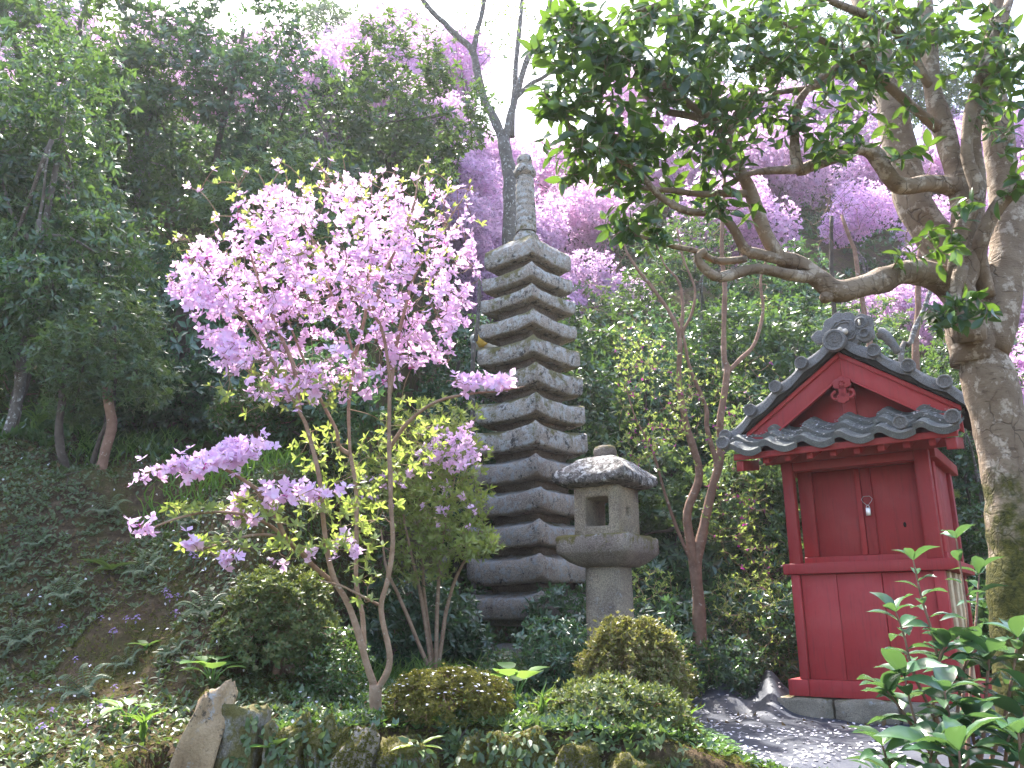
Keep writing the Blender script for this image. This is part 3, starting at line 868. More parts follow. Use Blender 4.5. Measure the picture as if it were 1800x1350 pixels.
# foundation stones
def block(name, a, b, seed, amp=0.014, n=6):
    """an uneven squared stone, local frame of the shrine"""
    me = bmesh.new()
    bmesh.ops.create_cube(me, size=1.0)
    bmesh.ops.subdivide_edges(me, edges=me.edges[:], cuts=4, use_grid_fill=True)
    a, b = np.array(a), np.array(b)
    V = np.array([v.co[:] for v in me.verts])
    e = np.abs(V) > 0.49
    V[(e.sum(1) >= 2)] *= 0.965
    V = (a + b) / 2 + V * (b - a)
    V = rough(V, amp, 9, seed)
    for v, c in zip(me.verts, V): v.co = c
    m = bpy.data.meshes.new(name); me.to_mesh(m); me.free()
    m.polygons.foreach_set('use_smooth', np.ones(len(m.polygons), bool))
    return m
fs = [((-0.10, -0.06, -0.19), (0.355, 0.25, -0.006), 'rectangular foundation stone under the shrine corner nearest the lantern'),
      ((0.37, -0.07, -0.20), (0.845, 0.22, -0.006), 'long foundation stone under the middle of the shrine front'),
      ((0.86, -0.06, -0.20), (1.46, 0.24, -0.006), 'foundation stone under the shrine front behind the leafy shrub'),
      ((-0.08, 0.27, -0.2), (0.25, 1.2, -0.006), 'long foundation stone along the shrine side facing the lantern'),
      ((1.15, 0.26, -0.2), (1.48, 1.2, -0.006), 'long foundation stone along the shrine side facing the big trunk')]
for j, (a, b, lb) in enumerate(fs):
    m = block('foundation_stone', a, b, 60 + j * 7)
    m.materials.append(M['foot'])
    c_ = (np.array(a) + np.array(b)) / 2
    for v in m.vertices: v.co = np.array(v.co) - np.array([c_[0], c_[1], a[2]])
    o = link('foundation_stone', m, None, tuple(shr_w(c_[0], c_[1], a[2])), R(-35.46))
    tag(o, lb, 'stone', 'foundation stones under the shrine')

# ------------------------------------------------------------------ ground sheet (tarpaulin)
k = NT('black ground sheet')
w1 = k.noise(3.0, 5, 0.6)
M['tarp'] = k.done(k.bsdf(k.ramp(w1, [(0.3, (0.016, 0.020, 0.034)), (0.7, (0.032, 0.038, 0.060))]), k.ramp(k.noise(8, 4), [(0.3, 0.5), (0.7, 0.75)]), k.bump(k.noise(7, 5, 0.7), 0.35, 0.03), spec=0.5))
corners = np.array([[1.22, 4.80], [4.6, 4.5], [4.9, 7.6], [1.42, 8.35]])
ns = 70
S, T = np.meshgrid(np.linspace(0, 1, ns), np.linspace(0, 1, ns))
xy = ((1 - S) * (1 - T))[..., None] * corners[0] + (S * (1 - T))[..., None] * corners[1] + (S * T)[..., None] * corners[2] + ((1 - S) * T)[..., None] * corners[3]
edge = np.minimum.reduce([S, 1 - S, T, 1 - T])
pp = np.concatenate([xy.reshape(-1, 2), np.zeros((ns * ns, 1))], 1)
xy = xy + np.stack([noise3(pp, 2.3, 40), noise3(pp, 2.3, 41)], 1).reshape(ns, ns, 2) * 0.10 * (edge < 0.12)[..., None]
pp = np.concatenate([xy.reshape(-1, 2), np.zeros((ns * ns, 1))], 1)
zt_ = H(xy[..., 0], xy[..., 1]) + 0.022 + 0.02 * np.abs(noise3(pp, 3.0, 44)).reshape(ns, ns) + 0.012 * noise3(pp, 7, 45).reshape(ns, ns)
# crumpled ridge by the back left corner
fold = np.exp(-((xy[..., 0] - 2.25 - 0.25 * (xy[..., 1] - 7.6)) / 0.13) ** 2) * smooth((xy[..., 1] - 7.0) / 0.7) * 0.20
fold += np.exp(-((xy[..., 0] - 1.9) / 0.16) ** 2) * smooth((xy[..., 1] - 7.4) / 0.6) * 0.14
zt_ = zt_ + fold + 0.10 * smooth((xy[..., 1] - 7.3) / 0.9) * (1 + 0.5 * noise3(pp, 5, 46).reshape(ns, ns))
i = (np.arange(ns - 1)[:, None] * ns + np.arange(ns - 1)[None, :]).ravel()
TARP = (xy, zt_)
o = link('ground_sheet', MB().add(np.concatenate([xy, zt_[..., None]], -1), quads=np.stack([i, i + 1, i + ns + 1, i + ns], 1)).mesh('ground_sheet', M['tarp'], True))
tag(o, 'black plastic ground sheet strewn with petals in front of the shrine', 'tarpaulin')

# ------------------------------------------------------------------ rocks of the low retaining wall
def rock_mesh(size, seed, amp=0.12, n=11):
    bm = bmesh.new()
    bmesh.ops.create_cube(bm, size=1.0)
    bmesh.ops.subdivide_edges(bm, edges=bm.edges[:], cuts=n, use_grid_fill=True)
    V = np.array([v.co[:] for v in bm.verts])
    V = V * (1 - 0.55 * (np.linalg.norm(V, axis=1, keepdims=True) - 0.5))
    V[:, 0] += 0.10 * V[:, 2]
    V = V + np.stack([noise3(V, 2.2, seed + j) for j in range(3)], 1) * amp * 1.6 + np.stack([noise3(V, 6, seed + 4 + j) for j in range(3)], 1) * amp * 0.45 + np.stack([noise3(V, 15, seed + 8 + j) for j in range(3)], 1) * amp * 0.15
    V = V * np.array(size)
    for v, c in zip(bm.verts, V): v.co = c
    m = bpy.data.meshes.new('rock'); bm.to_mesh(m); bm.free()
    m.polygons.foreach_set('use_smooth', np.ones(len(m.polygons), bool))
    return m
ROCKS = []
def rock(px, py_top, Y, size, seed, label, mat='wallstone', rz=0.0, tilt=0.0, group='rocks of the low retaining wall'):
    m = rock_mesh(size, seed); m.materials.append(M[mat])
    p = P(px, py_top, Y)
    o = link('retaining_rock', m, None, (p[0], p[1], p[2] - size[2] * 0.5))
    o.rotation_euler = (tilt * 0.3, tilt, rz)
    ROCKS.append(o)
    return tag(o, label, 'rock', group)
rock(345, 1238, 4.02, (0.155, 0.18, 0.66), 5, 'tall tan slab of rock leaning at the end of the wall', 'rock', R(15), R(14))
rock(432, 1256, 4.12, (0.21, 0.26, 0.6), 15, 'mossy wall rock right beside the tall tan slab', rz=R(-10))
rock(505, 1264, 4.10, (0.20, 0.25, 0.55), 25, 'mossy wall rock with white lichen, second from the tan slab', rz=R(8))
rock(572, 1286, 4.12, (0.20, 0.24, 0.5), 35, 'low dark wall rock hung with small leaves', rz=R(20))
rock(632, 1280, 4.05, (0.17, 0.22, 0.5), 45, 'pale lichened wall rock beside the azalea trunk', 'foot', rz=R(-12))
rock(720, 1318, 4.10, (0.28, 0.25, 0.5), 55, 'wall rock below the low petal strewn mound', rz=R(5))
rock(815, 1322, 4.12, (0.26, 0.25, 0.5), 58, 'wall rock under the far end of the petal strewn mound', rz=R(-15))
rock(905, 1302, 4.10, (0.22, 0.25, 0.45), 65, 'wall rock between the petal strewn mound and the round bush', rz=R(-5))
rock(1000, 1316, 4.12, (0.28, 0.25, 0.42), 75, 'wall rock below the round bush by the lantern', rz=R(12))
rock(1095, 1336, 4.15, (0.24, 0.25, 0.40), 85, 'last low wall rock before the bright bladed lily plant', rz=R(-8))
# ------------------------------------------------------------------ foliage building blocks
# leaf templates: rows of (along, half width, height); unit length, unit width
def leaf_template(rows):
    V, T, Q = [(0, 0, 0)], [], []
    for (u, w, hgt, edge) in rows:
        V += [(u, -w, hgt + edge), (u, 0, hgt), (u, w, hgt + edge)]
    n = len(rows)
    V.append((1.0, 0, rows[-1][2] * 1.25 - 0.02))
    T += [(0, 1, 2), (0, 2, 3)]
    for r in range(n - 1):
        a, b = 1 + r * 3, 4 + r * 3
        Q += [(a, b, b + 1, a + 1), (a + 1, b + 1, b + 2, a + 2)]
    a = 1 + (n - 1) * 3
    T += [(a, 1 + n * 3, a + 1), (a + 1, 1 + n * 3, a + 2)]
    return np.array(V, float), T, Q
LT_FAR = (np.array([(0, 0, 0), (0.45, -0.5, 0.06), (1, 0, -0.06), (0.45, 0.5, 0.06)], float), [(0, 1, 2), (0, 2, 3)], [])
LT_MID = leaf_template([(0.30, 0.42, 0.03, 0.05), (0.66, 0.40, 0.0, 0.05)])
LT_NEAR = leaf_template([(0.12, 0.20, 0.015, 0.03), (0.32, 0.44, 0.03, 0.06), (0.55, 0.50, 0.02, 0.06), (0.78, 0.34, -0.03, 0.05), (0.92, 0.13, -0.07, 0.02)])
LT_ROUND = leaf_template([(0.08, 0.34, 0.02, 0.06), (0.35, 0.52, 0.05, 0.08), (0.65, 0.46, 0.03, 0.07), (0.88, 0.24, -0.02, 0.04)])

def leaves(mb, base, d, nrm, L, Wd, tpl):
    base = np.asarray(base, float); N = len(base)
    if N == 0: return
    d = norm(d)
    nrm = norm(nrm - d * np.sum(nrm * d, 1, keepdims=True))
    s = np.cross(nrm, d)
    L = np.broadcast_to(np.asarray(L, float), (N,))[:, None, None]
    Wd = np.broadcast_to(np.asarray(Wd, float), (N,))[:, None, None]
    tv, tt, tq = tpl
    k = len(tv)
    V = base[:, None] + d[:, None] * tv[None, :, 0:1] * L + s[:, None] * tv[None, :, 1:2] * Wd + nrm[:, None] * tv[None, :, 2:3] * L
    off = (np.arange(N) * k)[:, None, None]
    mb.add(V.reshape(-1, 3), tris=(np.array(tt)[None] + off).reshape(-1, 3) if len(tt) else None, quads=(np.array(tq)[None] + off).reshape(-1, 4) if len(tq) else None)

def rosette_dirs(C, axis, n, tilt=(0.7, 1.5), jit=0.25):
    """n leaves round each centre; returns base, direction, upper normal"""
    C = np.repeat(np.asarray(C, float), n, 0)
    A = norm(np.repeat(np.asarray(axis, float), n, 0))
    N = len(C)
    ref = np.where(np.abs(A[:, 2:3]) < 0.9, np.array([[0, 0, 1.0]]), np.array([[1.0, 0, 0]]))
    u = norm(np.cross(A, ref)); w = np.cross(A, u)
    ph = np.tile(np.arange(n) * 2.4, N // n) + np.repeat(rng.uniform(0, 6.28, N // n), n) + rng.normal(0, jit, N)
    ti = rng.uniform(*tilt, N)
    rad = u * np.cos(ph)[:, None] + w * np.sin(ph)[:, None]
    d = A * np.cos(ti)[:, None] + rad * np.sin(ti)[:, None]
    nr = A * np.sin(ti)[:, None] - rad * np.cos(ti)[:, None]
    return C, d, nr

def rosettes(mb, C, axis, n, L, W, tpl=LT_FAR, tilt=(0.7, 1.5), jit=0.25, back=0.0, var=0.25, droop=0.0):
    b, d, nr = rosette_dirs(C, axis, n, tilt, jit)
    N = len(b)
    if N == 0: return
    if back:
        b = b - np.repeat(norm(axis), n, 0) * rng.uniform(0, back, (N, 1))
    if droop:
        d = norm(d + np.array([0, 0, -droop]))
    l = L * rng.uniform(1 - var, 1 + var, N)
    leaves(mb, b, d, nr, l, l * (W / L) * rng.uniform(0.85, 1.15, N), tpl)

def flowers(mb, C, axis, size, petals=5, tpl=None):
    """open five-petalled blossoms"""
    tpl = tpl or leaf_template([(0.55, 0.46, -0.10, 0.03)])
    b, d, nr = rosette_dirs(C, axis, petals, (0.75, 1.35), 0.3)
    l = np.repeat(rng.uniform(0.8, 1.2, len(C)) * size, petals) * rng.uniform(0.85, 1.12, len(C) * petals)
    leaves(mb, b, d, nr, l, l * rng.uniform(0.6, 0.85, len(b)), tpl)

class Skel:
    """a growing branch skeleton; tubes go into one mesh builder"""
    def __init__(s, sides=6):
        s.mb, s.P, s.r, s.sides = MB(), [], [], sides
    def trace(s, pts, r0, r1, sub=4, wob=0.0, sides=None, pw=1.0):
        pts = np.asarray(pts, float)
        n = len(pts)
        # Catmull-Rom through the points
        e = np.concatenate([[2 * pts[0] - pts[1]], pts, [2 * pts[-1] - pts[-2]]])
        out = []
        for i in range(n - 1):
            p0, p1, p2, p3 = e[i:i + 4]
            for t in np.linspace(0, 1, sub, endpoint=False):
                out.append(0.5 * (2 * p1 + (p2 - p0) * t + (2 * p0 - 5 * p1 + 4 * p2 - p3) * t * t + (3 * p1 - p0 - 3 * p2 + p3) * t ** 3))
        out.append(pts[-1])
        out = np.array(out)
        if wob:
            out[1:] += np.stack([noise3(out[1:], 5, 3 + j) for j in range(3)], 1) * wob
        tt = np.linspace(0, 1, len(out)) ** pw
        rad = r0 + (r1 - r0) * tt
        rad = rad * (1 + 0.13 * noise3(out, 7, 9)) * (1 + 0.08 * noise3(out, 19, 10))
        s.mb.tube(out, rad, sides or s.sides)
        s.P += list(out); s.r += list(rad)
        return out
    def grow(s, targets, k=0.010, rmin=0.0025, sag=0.0, jit=0.12, sides=4, steps=4, rmax=0.04):
        """join every target to the nearest wood already there; returns the end directions"""
        T = np.asarray(targets, float)
        Pn = np.array(s.P); Rn = np.array(s.r)
        d0 = np.min(np.linalg.norm(T[:, None] - Pn[None, ::max(1, len(Pn) // 400)], axis=2), 1)
        order = np.argsort(d0)
        dirs = np.zeros_like(T)
        cap = len(Pn) + len(T) * steps
        PA = np.zeros((cap, 3)); RA = np.zeros(cap)
        n = len(Pn); PA[:n] = Pn; RA[:n] = Rn
        for i in order:
            t = T[i]
            dd = np.linalg.norm(PA[:n] - t, axis=1)
            j = int(np.argmin(dd)); L = dd[j]
            a = PA[j]
            r0 = min(RA[j] * 0.8, rmin + k * L, rmax)
            u = np.linspace(0, 1, steps + 1)[:, None]
            mid = rng.normal(0, jit * L, 3)
            pts = a + (t - a) * u + mid * (np.sin(u * math.pi)) + np.array([0, 0, -sag * L]) * np.sin(u * math.pi)
            rad = np.linspace(max(r0, rmin), rmin, steps + 1)
            s.mb.tube(pts, rad, sides, caps=False)
            PA[n:n + steps] = pts[1:]; RA[n:n + steps] = rad[1:]
            n += steps
            dirs[i] = norm(pts[-1] - pts[-2]) if L > 1e-4 else np.array([0, 0, 1.0])
        s.P, s.r = list(PA[:n]), list(RA[:n])
        return dirs

def px_targets(regions, seed=0):
    """regions: (n, px, py, rx, ry, Y, dY, [rot]) blobs seen in the photograph, each with its own distance and depth"""
    out = []
    for rg in regions:
        n, px, py, rx, ry, Y, dY = rg[:7]
        rot = R(rg[7]) if len(rg) > 7 else 0
        q = norm(rng.normal(size=(n, 3))) * rng.uniform(0.15, 1, (n, 1)) ** 0.45
        x = q[:, 0] * rx; y = q[:, 1] * ry
        X = px + x * math.cos(rot) - y * math.sin(rot); Yp = py + x * math.sin(rot) + y * math.cos(rot)
        out += [P(a, b, Y + c * dY) for a, b, c in zip(X, Yp, q[:, 2])]
    return np.array(out)

# foliage colours
G = leaf_mat
M['ever'] = G('evergreen leaves', [(0.032, 0.068, 0.028), (0.05, 0.10, 0.036), (0.065, 0.12, 0.042), (0.10, 0.16, 0.058)], 0.33, (0.16, 0.28, 0.035), 0.26, 0.8)
M['ever_blue'] = G('blue green leaves', [(0.036, 0.08, 0.046), (0.06, 0.12, 0.066), (0.095, 0.165, 0.09)], 0.28, (0.14, 0.28, 0.05), 0.26, 0.8)
M['ever_pale'] = G('pale evergreen leaves', [(0.03, 0.075, 0.035), (0.055, 0.12, 0.05), (0.10, 0.17, 0.07)], 0.35, (0.28, 0.40, 0.06), 0.35, 0.6)
M['big_leaf'] = G('glossy leaves', [(0.022, 0.055, 0.018), (0.04, 0.085, 0.024), (0.06, 0.115, 0.03)], 0.42, (0.16, 0.28, 0.022), 0.28, 0.7)
M['young'] = G('young leaves', [(0.18, 0.26, 0.06), (0.27, 0.36, 0.10), (0.38, 0.44, 0.18)], 0.45, (0.42, 0.52, 0.08), 0.45, 0.4)
M['clip'] = G('clipped leaves', [(0.06, 0.10, 0.04), (0.09, 0.13, 0.05), (0.14, 0.17, 0.06), (0.17, 0.14, 0.06)], 0.3, (0.25, 0.30, 0.04), 0.45, 0.4)
M['clip2'] = G('clipped rusty leaves', [(0.10, 0.12, 0.04), (0.17, 0.20, 0.05), (0.20, 0.13, 0.07), (0.26, 0.29, 0.08)], 0.32, (0.35, 0.36, 0.05), 0.45, 0.4)
M['pink'] = G('pink petals', [(0.70, 0.45, 0.68), (0.77, 0.56, 0.75), (0.84, 0.68, 0.81)], 0.45, (0.86, 0.60, 0.84), 0.6, 0.2)
M['pink_deep'] = G('magenta petals', [(0.70, 0.46, 0.66), (0.76, 0.53, 0.72), (0.82, 0.62, 0.78)], 0.5, (0.86, 0.60, 0.82), 0.6, 0.2)
M['bud'] = G('magenta buds', [(0.35, 0.03, 0.22), (0.45, 0.06, 0.32)], 0.3, (0.5, 0.08, 0.35), 0.5, 0.3)
M['petal'] = G('fallen petals', [(0.70, 0.66, 0.72), (0.80, 0.78, 0.82)], 0.2, (0.8, 0.78, 0.8), 0.6, 0.2)
M['lilac'] = G('lilac petals', [(0.32, 0.22, 0.46), (0.42, 0.30, 0.55)], 0.3, (0.5, 0.36, 0.6), 0.6, 0.2)
M['cover'] = G('small creeping leaves', [(0.045, 0.075, 0.03), (0.075, 0.115, 0.042), (0.12, 0.165, 0.065)], 0.3, (0.16, 0.26, 0.03), 0.4, 0.5)
M['dry'] = G('dry leaves', [(0.07, 0.042, 0.022), (0.12, 0.075, 0.04), (0.18, 0.12, 0.065)], 0.15, (0.3, 0.2, 0.1), 0.8, 0.1)
M['shrub_leaf'] = G('broad pale leaves', [(0.036, 0.085, 0.04), (0.055, 0.12, 0.055), (0.085, 0.16, 0.078)], 0.25, (0.17, 0.32, 0.06), 0.24, 0.8)
M['hosta'] = G('soft green leaves', [(0.10, 0.22, 0.05), (0.15, 0.28, 0.07)], 0.4, (0.30, 0.45, 0.07), 0.4, 0.4)
M['blade'] = G('grass blades', [(0.07, 0.15, 0.025), (0.12, 0.22, 0.04)], 0.4, (0.26, 0.42, 0.05), 0.4, 0.4)
M['mosscover'] = G('moss tufts', [(0.07, 0.075, 0.018), (0.12, 0.115, 0.028), (0.18, 0.165, 0.05)], 0.3, (0.25, 0.25, 0.04), 0.8, 0.1)
M['bark_big'] = bark_mat('pale bark', (0.13, 0.088, 0.058), (0.29, 0.22, 0.155), (0.40, 0.33, 0.26), 0.44, moss=1.0, scale=4.0, rings=True)
M['bark_tan'] = bark_mat('tan bark', (0.20, 0.12, 0.075), (0.36, 0.25, 0.17), (0.42, 0.37, 0.30), 0.36, scale=14)
M['bark_grey'] = bark_mat('lichened grey bark', (0.08, 0.065, 0.055), (0.17, 0.145, 0.125), (0.42, 0.41, 0.38), 0.42, scale=7)
M['bark_dark'] = bark_mat('dark bark', (0.035, 0.026, 0.02), (0.10, 0.078, 0.06), (0.2, 0.19, 0.17), 0.34, scale=8)
M['bark_red'] = bark_mat('reddish bark', (0.14, 0.075, 0.05), (0.28, 0.17, 0.12), (0.40, 0.34, 0.28), 0.36, scale=10)
# ------------------------------------------------------------------ big pale-barked tree by the shrine
TB = P(1800, 1215, 5.1)
big = thing('evergreen_tree', (TB[0] - 0.02, TB[1], 0.0), 'big pale barked evergreen with mossy trunk and long crooked branch over the shrine', 'tree')
sk = Skel(10)
def pl(pts):
    return [P(*p) for p in pts]
sk.trace([(TB[0] + 0.10, 5.12, -0.25)] + pl([(1815, 1215, 5.12), (1804, 1100, 5.12), (1797, 1000, 5.12), (1786, 900, 5.12), (1769, 800, 5.12), (1745, 700, 5.1), (1724, 610, 5.08), (1714, 545, 5.08), (1708, 490, 5.08), (1702, 440, 5.06)]), 0.195, 0.085, 5, 0.014, 24, 2.0)
sk.trace(pl([(1716, 640, 5.1), (1702, 545, 5.08), (1668, 455, 5.1), (1622, 385, 5.15), (1590, 300, 5.2), (1570, 210, 5.25), (1545, 110, 5.3), (1520, 20, 5.35), (1500, -70, 5.4)]), 0.15, 0.075, 4, 0.014, 16)
sk.trace(pl([(1730, 620, 5.08), (1757, 520, 5.05), (1770, 440, 5.05), (1767, 350, 5.1), (1754, 250, 5.1), (1744, 150, 5.1), (1747, 60, 5.1), (1762, -60, 5.1)]), 0.14, 0.065, 4, 0.014, 16)
sk.trace(pl([(1705, 600, 4.95), (1690, 520, 4.88), (1700, 440, 4.85), (1695, 370, 4.85), (1680, 300, 4.85), (1660, 230, 4.9), (1640, 160, 4.9), (1632, 60, 4.95), (1620, -40, 5.0)]), 0.10, 0.05, 4, 0.01, 10)
sk.trace(pl([(1700, 440, 4.85), (1716, 330, 4.8), (1712, 220, 4.75), (1735, 130, 4.7), (1750, 30, 4.65), (1762, -40, 4.6)]), 0.06, 0.035, 4, 0.01, 8)
sk.trace(pl([(1702, 520, 4.85), (1680, 470, 4.75), (1690, 400, 4.7), (1718, 340, 4.65), (1700, 270, 4.62), (1706, 190, 4.6), (1740, 90, 4.5), (1775, 0, 4.5)]), 0.055, 0.03, 4, 0.008, 8)
sk.trace(pl([(1735, 520, 4.95), (1720, 450, 4.8), (1735, 395, 4.7), (1770, 345, 4.6), (1815, 320, 4.5), (1850, 300, 4.45)]), 0.055, 0.035, 4, 0.006, 8)
# little hooked stub above the roof
sk.trace(pl([(1690, 470, 4.72), (1680, 510, 4.72), (1672, 540, 4.70), (1652, 548, 4.68), (1636, 548, 4.66)]), 0.045, 0.035, 4, 0.004, 8)
# the long crooked branch
sk.trace(pl([(1690, 530, 5.0), (1650, 490, 4.9), (1590, 478, 4.8), (1540, 495, 4.7), (1475, 512, 4.62), (1440, 492, 4.6), (1405, 466, 4.58), (1372, 455, 4.55)]), 0.088, 0.052, 5, 0.008, 12)
sk.trace(pl([(1465, 512, 4.62), (1452, 522, 4.6), (1450, 528, 4.59)]), 0.05, 0.03, 3, 0, 8)
br = sk.trace(pl([(1372, 455, 4.55), (1345, 410, 4.5), (1320, 340, 4.45), (1298, 300, 4.4), (1278, 262, 4.38), (1258, 215, 4.35), (1212, 185, 4.32), (1150, 135, 4.28), (1100, 90, 4.25), (1060, 40, 4.2)]), 0.045, 0.014, 4, 0.01, 8)
sk.trace(pl([(1435, 490, 4.6), (1390, 484, 4.5), (1330, 472, 4.42), (1265, 486, 4.35), (1236, 470, 4.32), (1226, 452, 4.3), (1240, 440, 4.28)]), 0.038, 0.022, 4, 0.006, 8)
sk.trace(pl([(1400, 465, 4.56), (1340, 448, 4.5), (1310, 440, 4.45), (1290, 405, 4.4), (1262, 378, 4.35), (1210, 372, 4.3), (1160, 345, 4.25), (1120, 300, 4.2), (1060, 270, 4.12), (1000, 240, 4.05)]), 0.036, 0.01, 4, 0.01, 7)
sk.trace(pl([(1310, 455, 4.42), (1260, 458, 4.36), (1220, 440, 4.32), (1170, 430, 4.28), (1110, 410, 4.25)]), 0.022, 0.01, 4, 0.006, 6)
sk.trace(pl([(1310, 340, 4.44), (1240, 342, 4.4), (1190, 335, 4.35), (1130, 330, 4.3), (1080, 310, 4.25)]), 0.024, 0.008, 4, 0.006, 6)
sk.trace(pl([(1258, 215, 4.35), (1215, 205, 4.4), (1165, 195, 4.45), (1130, 165, 4.5)]), 0.03, 0.016, 4, 0.006, 7)
sk.trace(pl([(1278, 262, 4.38), (1300, 190, 4.4), (1360, 165, 4.45), (1440, 150, 4.5), (1490, 110, 4.55)]), 0.025, 0.014, 4, 0.008, 6)
# second level branch with a cut end
sk.trace(pl([(1690, 330, 4.85), (1640, 322, 4.75), (1590, 328, 4.68), (1560, 305, 4.62), (1535, 270, 4.58), (1500, 262, 4.52), (1430, 290, 4.45), (1402, 295, 4.4), (1398, 230, 4.38), (1405, 180, 4.36), (1440, 140, 4.34), (1480, 110, 4.3)]), 0.062, 0.018, 4, 0.008, 8)
sk.trace(pl([(1402, 297, 4.4), (1350, 300, 4.36), (1310, 308, 4.32), (1270, 330, 4.3)]), 0.028, 0.012, 4, 0.006, 6)
sk.trace(pl([(1650, 225, 4.88), (1605, 190, 4.75), (1560, 150, 4.65), (1520, 110, 4.55), (1480, 90, 4.5), (1420, 60, 4.42), (1350, 30, 4.35)]), 0.038, 0.014, 4, 0.008, 7)
sk.trace(pl([(1640, 160, 4.9), (1580, 60, 4.7), (1480, 10, 4.5), (1380, -20, 4.4), (1250, -25, 4.3), (1120, 20, 4.2)]), 0.035, 0.014, 4, 0.008, 7)
# foliage of the big tree
regs = [(60, 1010, 110, 70, 100, 4.1, 0.35), (60, 1080, 170, 90, 110, 4.2, 0.4), (70, 1160, 90, 110, 90, 4.25, 0.45), (70, 1060, 270, 110, 70, 4.15, 0.35), (60, 1180, 290, 100, 70, 4.25, 0.35),
        (80, 1280, 110, 120, 100, 4.3, 0.5), (40, 1230, 360, 90, 40, 4.3, 0.3), (60, 1380, 60, 110, 80, 4.35, 0.5), (55, 1450, 150, 90, 90, 4.4, 0.45), (26, 1480, 235, 70, 45, 4.35, 0.25),
        (50, 1560, 60, 90, 80, 4.5, 0.5), (55, 1690, 60, 110, 80, 4.5, 0.5), (30, 1770, 140, 50, 90, 4.45, 0.4), (34, 1320, 230, 90, 55, 4.35, 0.35), (36, 1230, 20, 130, 40, 4.3, 0.5),
        (14, 1110, 400, 60, 26, 4.25, 0.2), (10, 1600, 230, 50, 60, 4.5, 0.25), (8, 965, 175, 22, 20, 4.0, 0.12), (10, 1190, 430, 60, 20, 4.3, 0.15), (16, 1690, 545, 60, 28, 4.55, 0.15), (12, 1640, 425, 60, 40, 4.55, 0.15), (10, 1720, 370, 50, 40, 4.5, 0.15), (12, 1790, 260, 25, 80, 4.5, 0.2), (14, 1000, 40, 50, 50, 4.15, 0.2), (6, 1560, 205, 40, 30, 4.3, 0.1)]
tg = px_targets([(int(r_[0] * 1.5), r_[1], r_[2], r_[3] * 1.12, r_[4] * 1.12) + r_[5:] for r_ in regs])
tg = tg[noise3(tg, 3.2, 88) > -0.32]
dirs = sk.grow(tg, 0.014, 0.003, 0.05, 0.10, 5, 4, 0.02)
wpart('trunk', sk.mb, M['bark_big'], big, True)
axis = norm(dirs + np.array([0, 0, 0.3]))
b, d, nr = rosette_dirs(tg, axis, 4, (0.75, 1.55), 0.3)
b = b - np.repeat(dirs, 4, 0) * rng.uniform(0, 0.13, (len(b), 1))
d = norm(d + np.array([0, 0, -0.45]) + rng.normal(0, 0.2, d.shape))
LL = rng.uniform(0.08, 0.13, len(b)); WW = LL * rng.uniform(0.36, 0.44, len(b))
dist = np.linalg.norm(b - EYE, axis=1) / LL
near = np.zeros(len(b), bool); near[np.argsort(dist)[:300]] = True
cr = MB()
leaves(cr, b[~near], d[~near], nr[~near], LL[~near], WW[~near], LT_NEAR)
wpart('crown', cr, M['big_leaf'], big, True, 'stuff')
one = MB(); leaves(one, np.zeros((1, 3)), np.array([[1.0, 0, 0]]), np.array([[0, 0, 1.0]]), 1.0, 1.0, LT_NEAR)
def leaf_objs(me, parent, b, d, nr, L, W, name='leaf'):
    d = norm(d); nr = norm(nr - d * np.sum(nr * d, 1, keepdims=True)); s = np.cross(nr, d)
    pl_ = np.array(parent.location)
    for i in range(len(b)):
        o = bpy.data.objects.new(name, me)
        COL.objects.link(o)
        o.parent = parent
        m = np.eye(4)
        m[:3, 0] = d[i] * L[i]; m[:3, 1] = s[i] * W[i]; m[:3, 2] = nr[i] * L[i]; m[:3, 3] = b[i] - pl_
        o.matrix_basis = Matrix(m.tolist())
me_big_leaf = one.mesh('leaf', M['big_leaf'], True)
leaf_objs(me_big_leaf, big, b[near], d[near], nr[near], LL[near], WW[near])

# ------------------------------------------------------------------ flowering azalea in front
az0 = np.array([*P(662, 1275, 4.85)])
aza = thing('azalea_tree', (az0[0], az0[1], ground_z(az0)), 'tall slender azalea covered in pale pink blossom with three tan stems', 'tree')
sk = Skel(8)
Ya = 4.85
def pa(pts, y0=Ya, y1=Ya):
    return [P(x, y, y0 + (y1 - y0) * i / max(1, len(pts) - 1)) for i, (x, y) in enumerate(pts)]
sk.trace([az0 + np.array([0, 0, -0.3])] + pa([(662, 1275), (660, 1235), (660, 1203)]), 0.038, 0.032, 4, 0.004, 10)
sk.trace(pa([(664, 1212), (682, 1177), (683, 1141), (669, 1070), (681, 1017), (691, 950), (687, 861), (684, 786), (685, 678), (673, 588), (656, 552), (624, 511), (583, 458), (554, 425), (520, 380)], Ya, Ya - 0.3), 0.019, 0.005, 4, 0.006)
sk.trace(pa([(656, 545), (677, 478), (705, 421), (728, 360), (735, 300)], Ya - 0.15, Ya + 0.1), 0.013, 0.005, 4, 0.005)
sk.trace(pa([(685, 690), (694, 617), (712, 540), (735, 470), (780, 400), (820, 340)], Ya - 0.1, Ya + 0.3), 0.016, 0.005, 4, 0.005)
sk.trace(pa([(660, 1212), (648, 1177), (631, 1119), (609, 1057), (591, 1025), (578, 981), (569, 919), (562, 839), (542, 755), (526, 723), (502, 678), (470, 620), (430, 560), (380, 500), (340, 450)], Ya, Ya - 0.35), 0.021, 0.0045, 4, 0.006)
sk.trace(pa([(526, 723), (515, 640), (480, 560), (450, 480), (430, 400)], Ya - 0.2, Ya + 0.25), 0.016, 0.005, 4, 0.005)
sk.trace(pa([(640, 1140), (640, 1132), (637, 1079), (626, 1017), (627, 883), (616, 794), (612, 719), (620, 637), (608, 576), (591, 535), (560, 460), (540, 380), (530, 320)], Ya, Ya + 0.45), 0.016, 0.0045, 4, 0.006)
